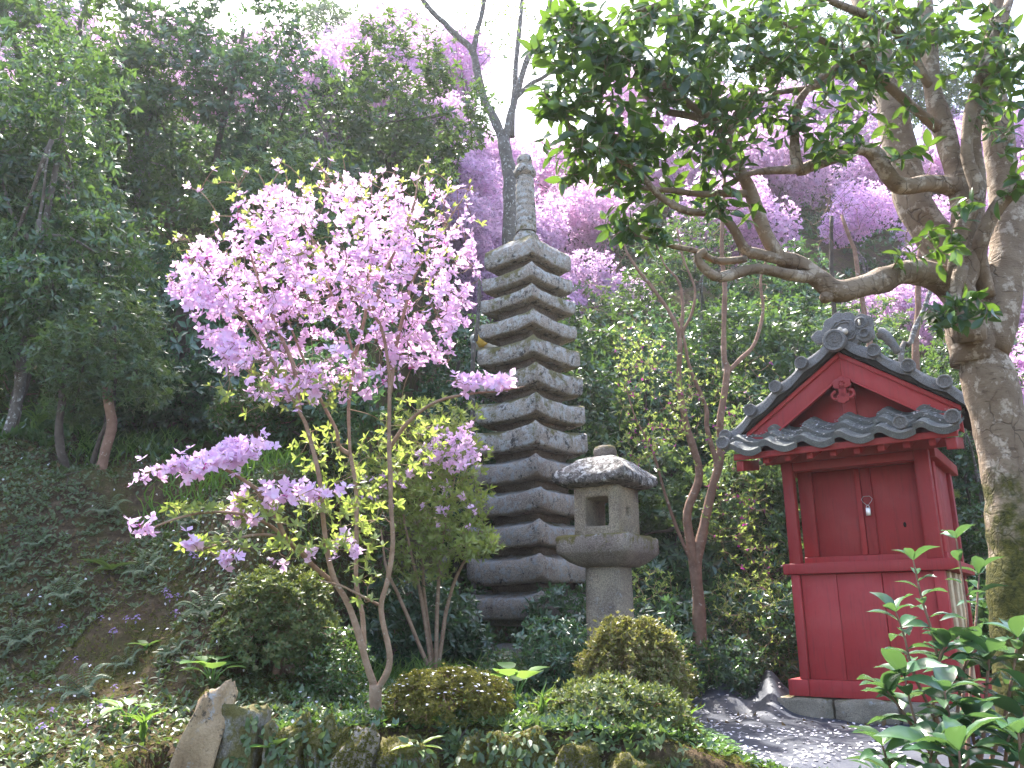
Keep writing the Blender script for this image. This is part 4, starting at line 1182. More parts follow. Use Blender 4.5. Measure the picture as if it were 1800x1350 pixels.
sk.trace(pa([(617, 800), (596, 785), (592, 760), (570, 715), (545, 660), (520, 600), (490, 520)], Ya + 0.2, Ya + 0.1), 0.016, 0.005, 4, 0.004)
sk.trace(pa([(620, 637), (640, 560), (650, 470), (655, 380), (650, 300)], Ya + 0.3, Ya + 0.5), 0.014, 0.005, 4, 0.005)
sk.trace(pa([(594, 1030), (556, 999), (520, 963), (467, 919), (413, 901), (335, 906), (250, 935)], Ya, Ya - 0.75), 0.016, 0.004, 4, 0.006)
sk.trace(pa([(535, 978), (490, 945), (440, 940), (390, 955), (345, 970)], Ya - 0.2, Ya - 0.7), 0.010, 0.004, 4, 0.005)
sk.trace(pa([(505, 952), (470, 880), (430, 845), (370, 815), (300, 820), (255, 832)], Ya - 0.3, Ya - 0.7), 0.013, 0.005, 4, 0.005)
sk.trace(pa([(684, 790), (720, 740), (770, 705), (830, 692), (880, 688), (922, 680)], Ya, Ya - 0.4), 0.013, 0.004, 4, 0.005)
sk.trace(pa([(670, 1065), (640, 1050), (600, 1030), (560, 1020)], Ya, Ya - 0.25), 0.010, 0.004, 4, 0.004)
fl_regs = [(420, 590, 440, 205, 125, Ya, 0.75), (230, 450, 490, 150, 95, Ya, 0.7), (230, 710, 480, 140, 120, Ya + 0.05, 0.7), (150, 560, 590, 200, 80, Ya - 0.1, 0.55),
           (60, 350, 490, 55, 55, Ya - 0.2, 0.4), (40, 370, 530, 60, 28, Ya - 0.25, 0.35), (60, 790, 420, 45, 100, Ya + 0.1, 0.4), (50, 640, 340, 130, 40, Ya, 0.6), (40, 480, 370, 80, 40, Ya, 0.5),
           (110, 470, 655, 110, 55, Ya - 0.2, 0.45, 25), (60, 600, 660, 90, 40, Ya, 0.5), (40, 740, 620, 60, 30, Ya, 0.4), (40, 400, 610, 60, 22, Ya - 0.25, 0.3, 35), (22, 560, 670, 60, 30, Ya - 0.1, 0.3), (36, 760, 560, 60, 50, Ya, 0.4), (14, 690, 610, 60, 30, Ya, 0.3), (16, 800, 560, 30, 40, Ya, 0.2),
           (95, 350, 815, 115, 17, Ya - 0.62, 0.22, -13), (34, 430, 785, 50, 15, Ya - 0.55, 0.15, -10), (62, 510, 868, 110, 16, Ya - 0.35, 0.25, -5), (18, 430, 900, 30, 22, Ya - 0.45, 0.1), (42, 850, 672, 80, 11, Ya - 0.35, 0.15, 3),
           (7, 252, 930, 18, 16, Ya - 0.75, 0.04), (5, 335, 952, 8, 7, Ya - 0.7, 0.03), (7, 403, 978, 14, 9, Ya - 0.68, 0.03), (7, 610, 960, 28, 18, Ya - 0.2, 0.1), (5, 520, 975, 60, 25, Ya - 0.3, 0.1)]
ft = px_targets(fl_regs)
fd = sk.grow(ft, 0.008, 0.0024, 0.0, 0.10, 3, 4, 0.012)
lf_regs = [(34, 470, 905, 110, 22, Ya - 0.4, 0.15, 12), (32, 580, 890, 60, 25, Ya - 0.2, 0.2), (28, 380, 960, 70, 16, Ya - 0.6, 0.1), (28, 520, 960, 80, 24, Ya - 0.35, 0.15), (22, 620, 950, 60, 30, Ya - 0.1, 0.2), (16, 330, 900, 50, 14, Ya - 0.6, 0.1), (14, 640, 1020, 30, 50, Ya - 0.1, 0.1), (90, 590, 430, 270, 150, Ya, 0.6), (40, 500, 690, 140, 50, Ya - 0.1, 0.4), (60, 640, 860, 80, 100, Ya + 0.4, 0.4), (40, 720, 770, 70, 70, Ya + 0.3, 0.4), (30, 560, 800, 60, 60, Ya + 0.3, 0.3)]
lt = px_targets(lf_regs)
ld = sk.grow(lt, 0.008, 0.0018, 0.0, 0.10, 3, 4, 0.012)
tips = px_targets([(44, 600, 310, 230, 40, Ya, 0.5), (16, 400, 350, 80, 60, Ya, 0.4), (14, 800, 360, 50, 60, Ya, 0.4), (12, 320, 460, 30, 60, Ya, 0.3)])
td = sk.grow(tips, 0.008, 0.0032, -0.06, 0.05, 3, 4, 0.012)
wpart('trunk', sk.mb, M['bark_tan'], aza, True)
keep_ = (noise3(ft, 5.0, 71) + 0.55 * noise3(ft, 11.0, 72)) > -0.30
ft, fd = ft[keep_], fd[keep_]
bl = MB()
up = np.array([0, 0, 0.55])
C2 = np.concatenate([ft, ft + rng.normal(0, 0.025, ft.shape)])
D2 = norm(np.concatenate([fd, fd]) + up + rng.normal(0, 0.55, C2.shape))
flowers(bl, C2, D2, rng.uniform(0.028, 0.046, len(C2)))
flowers(bl, tips[::2], norm(td[::2] + up), 0.034)
wpart('blossoms', bl, M['pink'], aza, True, 'stuff')
yl = MB()
rosettes(yl, lt, norm(ld + np.array([0, 0, 0.8])), 5, 0.048, 0.019, LT_MID, (0.8, 1.4))
rosettes(yl, tips, norm(td + np.array([0, 0, 1.2])), 4, 0.04, 0.014, LT_MID, (0.2, 0.7))
wpart('young_leaves', yl, M['young'], aza, True, 'stuff')
bd = MB()
bsel = ft[rng.choice(len(ft), 130, False)]
flowers(bd, bsel, norm(rng.normal(size=bsel.shape) + up), 0.022, 3)
wpart('buds', bd, M['bud'], aza, True, 'stuff')

# ------------------------------------------------------------------ light green azalea beside the pagoda
def shrub_px(name, label, cat, base, stems, regs, rose, leafmat, barkmat, tpl=LT_FAR, extra=None, n=5, L=0.045, W=0.018, tilt=(0.6, 1.4), upb=0.6, r0=0.02, group=None, k=0.008):
    o = thing(name, tuple(base), label, cat, group)
    s = Skel(6)
    for st in stems:
        s.trace(st, r0, r0 * 0.3, 4, 0.01)
    t = px_targets(regs)
    dd = s.grow(t, k, 0.002, 0, 0.10, 3, 4, 0.014)
    wpart('stems', s.mb, M[barkmat], o, True)
    m = MB()
    rosettes(m, t, norm(dd + np.array([0, 0, upb])), n, L, W, tpl, tilt, back=0.03)
    wpart('crown', m, M[leafmat], o, True, 'stuff')
    return o, t, dd
b0 = on_ground(765, 6.9)
st = [[b0 + np.array([0.0, 0, -0.1]), P(740, 1050, 6.9), P(720, 960, 6.9), P(700, 850, 7.0)], [b0, P(770, 1040, 6.85), P(780, 940, 6.8), P(800, 840, 6.8)], [b0, P(790, 1050, 6.9), P(820, 980, 6.8), P(850, 920, 6.7)], [b0, P(745, 1040, 7.0), P(742, 900, 7.1), P(745, 800, 7.2)], [b0, P(705, 1060, 6.8), P(680, 1000, 6.7), P(670, 930, 6.7)]]
gaz, gt, gd = shrub_px('azalea_shrub', 'leafy yellow green azalea with scattered pink blossoms beside the pagoda', 'shrub', b0, st,
    [(300, 755, 800, 110, 75, 7.0, 0.6), (300, 770, 880, 100, 60, 6.9, 0.5), (160, 800, 950, 75, 40, 6.7, 0.4), (190, 690, 890, 90, 90, 7.0, 0.5), (80, 840, 960, 45, 20, 6.5, 0.25), (90, 740, 990, 65, 40, 6.8, 0.3), (110, 770, 735, 90, 40, 7.1, 0.4), (70, 640, 850, 70, 60, 7.1, 0.4)],
    None, 'young', 'bark_tan', n=5, L=0.06, W=0.022, tilt=(0.5, 1.2))
m = MB()
ps = px_targets([(60, 790, 780, 70, 40, 6.7, 0.3), (16, 720, 850, 80, 60, 6.7, 0.3), (26, 800, 800, 50, 35, 6.5, 0.2), (8, 790, 900, 60, 50, 6.45, 0.2), (12, 660, 860, 60, 30, 6.8, 0.2)])
flowers(m, np.concatenate([ps, ps + rng.normal(0, 0.02, ps.shape)]), norm(rng.normal(size=(2 * len(ps), 3)) + np.array([0, -0.5, 0.6])), 0.038)
wpart('blossoms', m, M['pink_deep'], gaz, True, 'stuff')

# ------------------------------------------------------------------ slim bare-stemmed azalea right of the pagoda
YB = 8.3
bb = on_ground(1225, YB)
bar = thing('bare_stemmed_tree', tuple(bb), 'slim reddish multi stemmed tree with sparse young leaves and magenta buds', 'tree')
sk = Skel(8)
def pbx(pts, y0=YB, y1=YB): return pa(pts, y0, y1)
sk.trace([bb + np.array([0.02, 0, -0.2])] + pbx([(1228, 1120), (1226, 1040), (1216, 970), (1208, 900), (1230, 833), (1208, 756), (1194, 678), (1193, 585), (1148, 507), (1111, 459), (1080, 400)]), 0.062, 0.012, 4, 0.01)
sk.trace([bb + np.array([0.05, 0.05, -0.2])] + pbx([(1232, 1100), (1225, 1000), (1236, 930), (1252, 859), (1265, 807), (1267, 733), (1278, 652), (1272, 622), (1274, 511), (1269, 422), (1275, 300)]), 0.06, 0.018, 4, 0.01)
sk.trace(pbx([(1278, 655), (1300, 632), (1326, 604), (1341, 548), (1337, 489), (1360, 420)]), 0.026, 0.01, 4, 0.006)
sk.trace(pbx([(1262, 830), (1256, 800), (1243, 752), (1241, 715), (1215, 652), (1202, 593), (1195, 560)]), 0.028, 0.014, 4, 0.006)
sk.trace(pbx([(1194, 600), (1200, 548), (1194, 496), (1169, 465), (1150, 420)]), 0.022, 0.008, 4, 0.006)
sk.trace(pbx([(1196, 590), (1217, 548), (1220, 504), (1200, 452), (1190, 400)]), 0.018, 0.008, 4, 0.006)
sk.trace(pbx([(1222, 1000), (1190, 930), (1170, 870), (1150, 800), (1120, 740), (1100, 680)], YB, YB - 0.4), 0.02, 0.006, 4, 0.008)
bt = px_targets([(240, 1150, 700, 75, 110, YB - 0.2, 0.6), (120, 1230, 720, 70, 120, YB, 0.6), (90, 1120, 620, 50, 60, YB - 0.2, 0.5), (60, 1330, 700, 60, 80, YB + 0.2, 0.5), (130, 1290, 880, 70, 110, YB, 0.6), (50, 1120, 800, 50, 40, YB - 0.4, 0.3), (50, 1330, 980, 50, 80, YB + 0.1, 0.4)])
bdv = sk.grow(bt, 0.007, 0.002, 0, 0.12, 3, 4, 0.012)
tw = px_targets([(90, 1090, 520, 90, 90, YB, 0.5), (60, 1230, 450, 90, 70, YB, 0.5), (40, 1330, 470, 50, 60, YB, 0.4)])
sk.grow(tw, 0.007, 0.0018, 0, 0.14, 3, 4, 0.012)
wpart('trunk', sk.mb, M['bark_red'], bar, True)
m = MB(); rosettes(m, bt, norm(bdv + np.array([0, 0, 1.0])), 4, 0.046, 0.016, LT_MID, (0.25, 1.0))
wpart('young_leaves', m, M['young'], bar, True, 'stuff')
m = MB(); q = bt[rng.choice(len(bt), 150, False)]
flowers(m, q, norm(rng.normal(size=q.shape) + np.array([0, 0, 1])), 0.030, 3)
wpart('buds', m, M['bud'], bar, True, 'stuff')

# ------------------------------------------------------------------ grey lichened tree behind the pagoda
YG = 14.5
gb = on_ground(893, YG)
gt_ = thing('grey_tree', tuple(gb), 'leafless grey lichened tree forking high behind the pagoda tip', 'tree')
sk = Skel(9)
def pg(pts, dy=0.0): return pa(pts, YG, YG + dy)
sk.trace([gb + np.array([0, 0, -0.3])] + pg([(897, 420), (897, 340), (893, 290), (884, 245)]), 0.15, 0.13, 4, 0.02, 12)
sk.trace(pg([(886, 255), (872, 215), (853, 180), (838, 120), (830, 88), (800, 60), (760, 20), (720, -30)]), 0.10, 0.05, 4, 0.02)
sk.trace(pg([(832, 95), (838, 60), (848, 20), (858, -40)]), 0.065, 0.045, 4, 0.02)
sk.trace(pg([(888, 250), (896, 205), (908, 165), (925, 110), (945, 65), (962, 20), (975, -30)]), 0.085, 0.045, 4, 0.02)
sk.trace(pg([(908, 170), (930, 150), (965, 130), (1005, 110), (1050, 85)]), 0.055, 0.025, 4, 0.02)
sk.trace(pg([(900, 240), (905, 130), (912, 60), (918, -20)], 1.0), 0.06, 0.05, 4, 0.02)
tt_ = px_targets([(60, 800, 60, 120, 90, YG, 1.0), (60, 940, 60, 110, 80, YG, 1.0), (30, 860, 20, 80, 50, YG, 1.0)])
td_ = sk.grow(tt_, 0.012, 0.006, 0, 0.12, 3, 4, 0.03)
wpart('trunk', sk.mb, M['bark_grey'], gt_, True)
m = MB(); rosettes(m, tt_, norm(td_ + np.array([0, 0, 0.4])), 4, 0.09, 0.04, LT_FAR, (0.6, 1.4))
wpart('young_leaves', m, M['ever_pale'], gt_, True, 'stuff')
# ------------------------------------------------------------------ background trees and shrubs: a few kinds, copied
def make_tree(name, h, lobes, nros, nleaf, L, W, leafmat, barkmat, r0, tpl=LT_FAR, tilt=(0.7, 1.5), stems=1, upb=0.4, spread=0.35, flower=None, k=0.010, shell=0.45):
    """lobes: (x, y, z, rx, rz, weight) in metres; built round the origin"""
    o = thing(name, (0, 0, 0), None, None)
    s = Skel(7)
    for j in range(stems):
        a = rng.uniform(0, 6.28)
        lean = np.array([math.cos(a), math.sin(a), 0]) * (0 if stems == 1 else spread)
        lb = lobes[j % len(lobes)]
        s.trace([np.array([lean[0] * 0.2, lean[1] * 0.2, -0.4]), np.array([lean[0] * 0.4, lean[1] * 0.4, h * 0.18]), lean * 0.7 + np.array([rng.normal(0, 0.05 * h), rng.normal(0, 0.05 * h), h * 0.42]), np.array([lb[0], lb[1], lb[2]])], r0, r0 * 0.35, 5, 0.03)
    for lb in lobes[stems:]:
        p0 = np.array(s.P)[int(len(s.P) * rng.uniform(0.35, 0.8))]
        s.trace([p0, (p0 + np.array(lb[:3])) / 2 + rng.normal(0, 0.08, 3), np.array(lb[:3])], r0 * 0.4, r0 * 0.15, 4, 0.03)
    T = []
    wsum = sum(l[5] for l in lobes)
    for (x, y, z, rx, rz, w) in lobes:
        n = int(nros * w / wsum)
        q = rand_unit(n) * rng.uniform(0.25, 1, (n, 1)) ** shell
        q = q * (1 + 0.22 * noise3(q * 2 + x, 1.6, 21))[:, None]
        T.append(np.array([x, y, z]) + q * np.array([rx, rx, rz]))
    T = np.concatenate(T)
    keep = noise3(T, 1.7, 33) > -0.42
    T = T[keep]
    dd = s.grow(T, k, 0.003, 0.02, 0.10, 3, 3, 0.03)
    part('trunk', s.mb, M[barkmat], o, True)
    m = MB()
    if flower:
        flowers(m, np.concatenate([T, T + rng.normal(0, 0.04, T.shape)]), norm(np.concatenate([dd, dd]) + np.array([0, 0, 0.5]) + rng.normal(0, 0.5, (2 * len(T), 3))), L, 4, LT_FAR)
        part('blossoms', m, M[leafmat], o, False, 'stuff')
    else:
        rosettes(m, T, norm(dd + np.array([0, 0, upb])), nleaf, L, W, tpl, tilt, back=0.06, droop=0.15)
        part('crown', m, M[leafmat], o, False, 'stuff')
    return o
used = set()
def place(proto, loc, label, cat, group, rz=None, sc=1.0, sz=None):
    o = proto if proto.name not in used else copy_tree(proto)
    used.add(proto.name)
    o.location = loc
    o.rotation_euler.z = rng.uniform(0, 6.28) if rz is None else rz
    o.scale = (sc, sc, sz or sc)
    return tag(o, label, cat, group)

LA = [(0, 0, 3.9, 1.0, 0.9, 2), (0.7, 0.2, 3.1, 0.85, 0.7, 1.5), (-0.7, -0.3, 3.0, 0.9, 0.75, 1.5), (0.1, -0.7, 2.4, 0.8, 0.6, 1.2), (-0.3, 0.7, 2.3, 0.8, 0.65, 1.2), (0.5, -0.4, 1.6, 0.6, 0.45, 0.8)]
LB = [(0, 0, 4.2, 0.85, 1.0, 2), (0.5, 0.5, 3.4, 0.8, 0.6, 1.2), (-0.6, 0.3, 3.3, 0.8, 0.6, 1.2), (0.4, -0.6, 2.7, 0.85, 0.55, 1.2), (-0.5, -0.5, 2.2, 0.75, 0.5, 1), (0.6, 0.2, 1.7, 0.6, 0.4, 0.7), (-0.7, 0.3, 1.5, 0.6, 0.4, 0.7)]
LC = [(0, 0, 2.6, 0.95, 0.75, 2), (0.65, 0.1, 2.0, 0.75, 0.5, 1.2), (-0.6, 0.2, 1.9, 0.75, 0.55, 1.2), (0.1, -0.6, 1.5, 0.7, 0.5, 1.0), (0, 0.6, 1.3, 0.6, 0.5, 0.8)]
treeA = make_tree('broadleaf_tree', 3.9, LA, 2100, 6, 0.115, 0.048, 'ever', 'bark_dark', 0.085)
treeB = make_tree('broadleaf_tree', 4.2, LB, 2000, 6, 0.105, 0.042, 'ever', 'bark_grey', 0.075)
treeC = make_tree('broadleaf_tree', 2.6, LC, 1350, 7, 0.11, 0.040, 'ever_pale', 'bark_dark', 0.055)
treeD = make_tree('broadleaf_tree', 3.9, LA, 2100, 6, 0.105, 0.045, 'ever_blue', 'bark_dark', 0.08)
shA = make_tree('leafy_shrub', 0.8, [(0, 0, 0.75, 0.6, 0.45, 1), (0.35, 0.1, 0.5, 0.4, 0.35, 0.7), (-0.3, -0.15, 0.45, 0.45, 0.35, 0.7)], 520, 6, 0.10, 0.038, 'ever_blue', 'bark_dark', 0.02, stems=3)
shB = make_tree('leafy_shrub', 0.7, [(0, 0, 0.6, 0.5, 0.4, 1), (0.3, 0.2, 0.45, 0.4, 0.3, 0.7), (-0.3, 0.1, 0.4, 0.4, 0.3, 0.7)], 560, 6, 0.07, 0.028, 'ever', 'bark_red', 0.016, stems=4)
shC = make_tree('leafy_shrub', 0.9, [(0, 0, 0.9, 0.45, 0.45, 1), (0.3, 0, 0.6, 0.4, 0.4, 0.7), (-0.25, 0.2, 0.55, 0.4, 0.4, 0.7)], 420, 5, 0.05, 0.018, 'young', 'bark_tan', 0.016, stems=4, tilt=(0.4, 1.1))
azA = make_tree('pink_azalea', 1.9, [(0, 0, 1.75, 0.85, 0.55, 1.4), (0.6, 0.2, 1.35, 0.7, 0.5, 1), (-0.6, 0.1, 1.4, 0.7, 0.5, 1), (0.1, -0.6, 1.2, 0.65, 0.5, 1), (-0.1, 0.6, 1.2, 0.6, 0.5, 0.8)], 2600, 4, 0.055, 0.04, 'pink_deep', 'bark_grey', 0.035, stems=4, flower=True)
azB = make_tree('pink_azalea', 2.1, [(0, 0, 2.0, 0.75, 0.5, 1.4), (0.5, -0.3, 1.6, 0.7, 0.45, 1), (-0.55, 0.2, 1.5, 0.7, 0.5, 1), (0.2, 0.5, 1.4, 0.6, 0.5, 1)], 2300, 4, 0.055, 0.04, 'pink_deep', 'bark_grey', 0.03, stems=4, flower=True)
azC = make_tree('pink_azalea', 1.7, [(0, 0, 1.6, 0.8, 0.5, 1.4), (0.5, 0.3, 1.2, 0.6, 0.45, 1), (-0.5, -0.2, 1.2, 0.6, 0.45, 1)], 1900, 4, 0.055, 0.04, 'pink', 'bark_grey', 0.03, stems=4, flower=True)

def put_tree(proto, px, Y, label, sc=1.0, sz=None, rz=None, cat='tree', group='evergreens on the slope', dz=0.0):
    return place(proto, tuple(on_ground(px, Y, dz)), label, cat, group, rz, sc, sz)
EVG = 'evergreens on the slope'
put_tree(treeA, 60, 10.7, 'tall leafy evergreen filling the upper corner beside the bank', 1.15, 1.2, R(40))
put_tree(treeD, -110, 8.2, 'evergreen with low layered branches cut by the picture edge on the bank', 0.95, 1.0, R(200))
put_tree(treeB, 225, 11.3, 'slender evergreen between the corner tree and the tall round one', 0.85, 0.82, R(100))
put_tree(treeD, 385, 11.7, 'tall round topped dark evergreen above the pink azalea', 1.15, 1.14, R(10))
put_tree(treeA, 690, 12.0, 'rounded dark evergreen just before the pink hillside, beside the grey forked tree', 1.02, 0.88, R(150))
put_tree(treeB, 15, 7.4, 'evergreen with its slim trunk at the picture edge on top of the bank', 0.8, 0.86, R(140))
put_tree(treeC, 20, 8.2, 'layered branches of a pale evergreen reaching in from the picture edge', 0.85, 0.95, R(30))
put_tree(treeC, 480, 10.4, 'dark shaded evergreen behind the azalea blossom', 1.0, 0.9, R(80))
put_tree(treeD, 800, 11.4, 'dark evergreen pressed behind the left corners of the pagoda', 0.72, 0.86, R(300))
put_tree(shA, 300, 8.6, 'dark leafy shrub around the foot of a leaning trunk on the bank', 1.2, 1.5, R(190), cat='shrub', group='green shrubs at the foot of the slope')
put_tree(treeA, 1030, 11.6, 'dark evergreen right behind the pagoda edge above the lantern', 0.92, 0.92, R(60))
put_tree(treeD, 1160, 12.4, 'blue green evergreen behind the slim reddish stems', 0.9, 0.9, R(220))
put_tree(treeB, 1300, 12.2, 'sunlit evergreen seen below the crooked branch', 0.92, 0.82, R(330))
put_tree(treeA, 1440, 11.6, 'dark evergreen behind the ridge ornament of the shrine', 0.85, 0.85, R(120))
put_tree(treeD, 1600, 11.2, 'evergreen between the shrine roof and the mossy trunk', 0.78, 0.72, R(20))
put_tree(treeB, 1780, 10.5, 'evergreen cut off by the picture edge behind the pale trunk', 0.9, 0.8, R(70))
put_tree(treeC, 1130, 10.4, 'low dark evergreen between pagoda and reddish stems', 0.95, 0.95, R(310))
put_tree(treeC, 1390, 10.2, 'low leafy evergreen behind the tiled eave corner', 0.85, 0.85, R(200))
put_tree(treeA, 1080, 14.2, 'evergreen on the slope above the low branch beside the pagoda', 0.95, 0.85, R(15))
put_tree(treeB, 1240, 14.6, 'evergreen on the slope above the slim reddish stems', 1.0, 0.85, R(115))
put_tree(treeD, 1400, 14.0, 'evergreen on the slope behind the crooked branch', 1.0, 0.8, R(215))
put_tree(treeC, 1050, 15.2, 'pale evergreen on the slope just right of the pagoda tip', 1.2, 1.1, R(75))
put_tree(treeC, 1010, 12.9, 'low evergreen on the slope between pagoda tip and hanging leaves', 0.9, 0.8, R(130))
put_tree(treeC, 1530, 14.5, 'pale evergreen on the slope behind the forked trunk', 1.1, 0.9, R(250))
put_tree(treeC, 870, 13.2, 'evergreen behind the pagoda shaft and the grey trunk', 0.95, 0.95, R(10))
put_tree(treeC, 165, 6.95, 'small pale leaved tree with two thin lichened trunks on the bank edge', 0.52, 0.50, R(70), group='small trees on the bank edge')
put_tree(treeC, 20, 7.4, 'low spreading evergreen at the picture edge above the bank', 0.6, 0.7, R(160), group='small trees on the bank edge')
# far trees on the crest
for j, (px, Y, sc) in enumerate(((560, 28, 1.3), (640, 30, 1.5), (1500, 27, 1.4), (1650, 26, 1.3), (1380, 29, 1.3), (1250, 30, 1.2), (50, 27, 1.6), (1130, 29, 1.0))):
    put_tree((treeA, treeB, treeD)[j % 3], px, Y, 'dark evergreen standing high on the hill crest beyond the pink azaleas', sc, group='dark evergreens on the hill crest')
# pink azaleas on the upper hillside
aset = []
for row, (Yr, n_) in enumerate(((13.2, 8), (15.0, 10), (17.0, 11), (19.2, 12), (21.6, 13), (24.0, 14), (26.5, 14))):
    for j in range(n_):
        px = -60 + (j + rng.uniform(0.2, 0.8)) * 1960 / n_
        if row < 2 and (px < 1480): continue
        if row == 2 and (560 > px or 980 < px < 1480): continue
        if row == 3 and 1050 < px < 1400 and j % 2: continue
        if rng.random() < 0.08: continue
        aset.append((px, Yr + rng.uniform(-0.8, 0.8), rng.uniform(0.85, 1.3) * (1 + 0.05 * row)))
for q_ in ((790, 16.0, 1.0), (850, 17.5, 1.1), (930, 16.6, 0.9), (980, 18.2, 1.0), (740, 17.2, 1.1), (640, 18.0, 1.2), (560, 17.0, 1.1), (820, 20.5, 1.2), (900, 21.0, 1.2), (700, 20.0, 1.3), (600, 21.5, 1.3), (760, 23.0, 1.3), (870, 24.0, 1.3), (520, 20.0, 1.3), (480, 22.5, 1.3), (960, 14.6, 0.7), (840, 14.9, 0.7)):
    aset.append(q_)
for j, (px, Y, sc) in enumerate(aset):
    put_tree((azA, azB, azC)[j % 3], px, Y, 'pink azalea bush in full bloom on the upper hillside', sc, cat='shrub', group='pink azaleas on the upper hillside', dz=-0.1)
# shrubs at the hill foot
SG = 'green shrubs at the foot of the slope'
for j, (pr, px, Y, sc, lb) in enumerate((
    (shA, 770, 7.6, 0.7, 'blue green broad leaved shrub below the light green azalea'), (shA, 815, 7.9, 0.42, 'blue green shrub against the pagoda plinth'), (shA, 720, 7.4, 0.8, 'blue green shrub behind the azalea trunk fork'),
    (shA, 1160, 8.6, 0.9, 'blue green shrub behind the lantern pillar'), (shB, 1300, 8.9, 1.0, 'small leaved shrub between reddish stems and shrine'), (shA, 1360, 9.0, 1.0, 'leafy shrub behind the free standing red post'), (shB, 1250, 9.4, 1.2, 'small leaved shrub behind the reddish stems'), (shC, 1330, 8.9, 1.0, 'yellow green young shrub beside the tiled eave corner'),
    (shC, 1130, 9.0, 1.1, 'yellow green young shrub above the lantern roof'), (shC, 1400, 9.6, 1.0, 'yellow green young shrub peeping behind the shrine roof'), (shB, 1080, 9.6, 1.2, 'small leaved shrub between pagoda and lantern roof'), (shA, 1190, 9.6, 1.3, 'tall blue green shrub on the slope above the lantern'),
    (shB, 640, 7.8, 1.0, 'small leaved shrub between the round bush and the fork'), (shA, 560, 7.2, 0.9, 'blue green shrub on the bank above the round bush'), (shB, 470, 7.4, 0.8, 'small leaved shrub on the bank under the pink spray'), (shA, 260, 8.0, 0.9, 'blue green shrub on the bank beside the leaning trunk'), (shA, 400, 8.2, 1.0, 'blue green shrub in shade under the azalea crown'), (shB, 60, 8.6, 1.0, 'small leaved shrub in the grass above the bank'),
    (shA, 975, 6.2, 0.48, 'dark leafy shrub in front of the lantern base'), (shB, 880, 6.0, 0.38, 'small shrub before the pagoda plinth'), (shA, 1730, 8.6, 1.2, 'pale leafy shrub between shrine side and trunk'), (shA, 1790, 8.0, 1.0, 'leafy shrub behind the mossy trunk'), (shB, 1420, 9.8, 1.3, 'small leaved shrub behind the shrine'), (shA, 1000, 8.6, 0.8, 'leafy shrub behind the lantern beside the pagoda'), (shB, 1210, 8.0, 0.7, 'low shrub at the foot of the reddish stems'), (shA, 1290, 8.2, 0.6, 'low leafy shrub beside the crumpled sheet'))):
    put_tree(pr, px, Y, lb, sc, cat='shrub', group=SG, dz=-0.05)
for j in range(46):
    px = rng.uniform(-40, 1840); Y = rng.uniform(10.0, 17.0)
    if 430 < px < 640 or 760 < px < 980: px = px - 470 if px < 700 else px + 420
    put_tree((shA, shB, shB, shC)[j % 4], px, Y, 'low green shrub among the trees on the hillside', rng.uniform(0.9, 1.7), cat='shrub', group='low shrubs among the hillside trees', dz=-0.1)

# plain trunks that stand out behind the azalea
def trunk_px(label, pts, Y, r0, r1, mat='bark_grey', name='tree_trunk', twigs=0):
    bp = on_ground(pts[0][0], Y)
    o = thing(name, tuple(bp), label, 'tree', 'bare trunks among the background trees')
    s = Skel(8)
    s.trace([bp + np.array([0, 0, -0.3])] + [P(x, y, Y) for x, y in pts], r0, r1, 4, 0.02)
    if twigs:
        e = pts[-1]
        s.grow(px_targets([(twigs, e[0], e[1], 70, 80, Y, 0.5)]), 0.007, 0.003, 0, 0.12, 3, 4, 0.012)
    wpart('trunk', s.mb, M[mat], o, True)
trunk_px('thin lichened grey trunk straight behind the azalea stems', [(662, 760), (660, 680), (658, 600), (655, 480)], 10.0, 0.075, 0.06)
trunk_px('thin pale trunk close behind the right azalea stem', [(694, 720), (692, 640), (690, 560), (700, 440)], 10.6, 0.07, 0.05)
trunk_px('thick dark leaning trunk on the bank behind the pink flowers', [(295, 760), (305, 680), (318, 590), (335, 530), (352, 475)], 8.6, 0.14, 0.09, 'bark_dark')
trunk_px('dark slanting trunk beside the thick leaning one', [(340, 640), (338, 560), (345, 510), (360, 470)], 8.8, 0.08, 0.05, 'bark_dark')
trunk_px('slender grey trunk with white lichen in the grass above the bank', [(185, 650), (180, 560), (165, 460), (150, 330)], 9.0, 0.05, 0.035)
trunk_px('reddish slender trunk in the grass above the bank', [(125, 630), (125, 540), (128, 450), (120, 330)], 9.2, 0.055, 0.04, 'bark_red')
trunk_px('thin lichened trunk leaning inward at the bank edge', [(122, 865), (115, 820), (105, 760), (110, 700), (118, 640)], 6.9, 0.042, 0.03, 'bark_dark')
trunk_px('pale forked old trunk at the bank edge', [(150, 868), (172, 830), (186, 790), (195, 740), (190, 680)], 6.9, 0.06, 0.04, 'bark_red')
trunk_px('thin reddish stem with bare twigs behind the shrine roof', [(1530, 640), (1520, 560), (1500, 440), (1480, 380)], 9.8, 0.045, 0.02, 'bark_red', twigs=40)
trunk_px('straight slim trunk behind the ridge ornament', [(1465, 600), (1463, 500), (1462, 430), (1461, 380)], 10.2, 0.04, 0.025, 'bark_dark', twigs=30)
trunk_px('pale brown stem between roof and mossy trunk', [(1612, 640), (1614, 540), (1618, 430), (1620, 330)], 9.6, 0.05, 0.03, 'bark_red', twigs=30)
trunk_px('mossy slanting stem beside the pale brown one', [(1580, 660), (1600, 600), (1625, 540), (1650, 470)], 9.4, 0.04, 0.025, 'bark_grey', twigs=30)

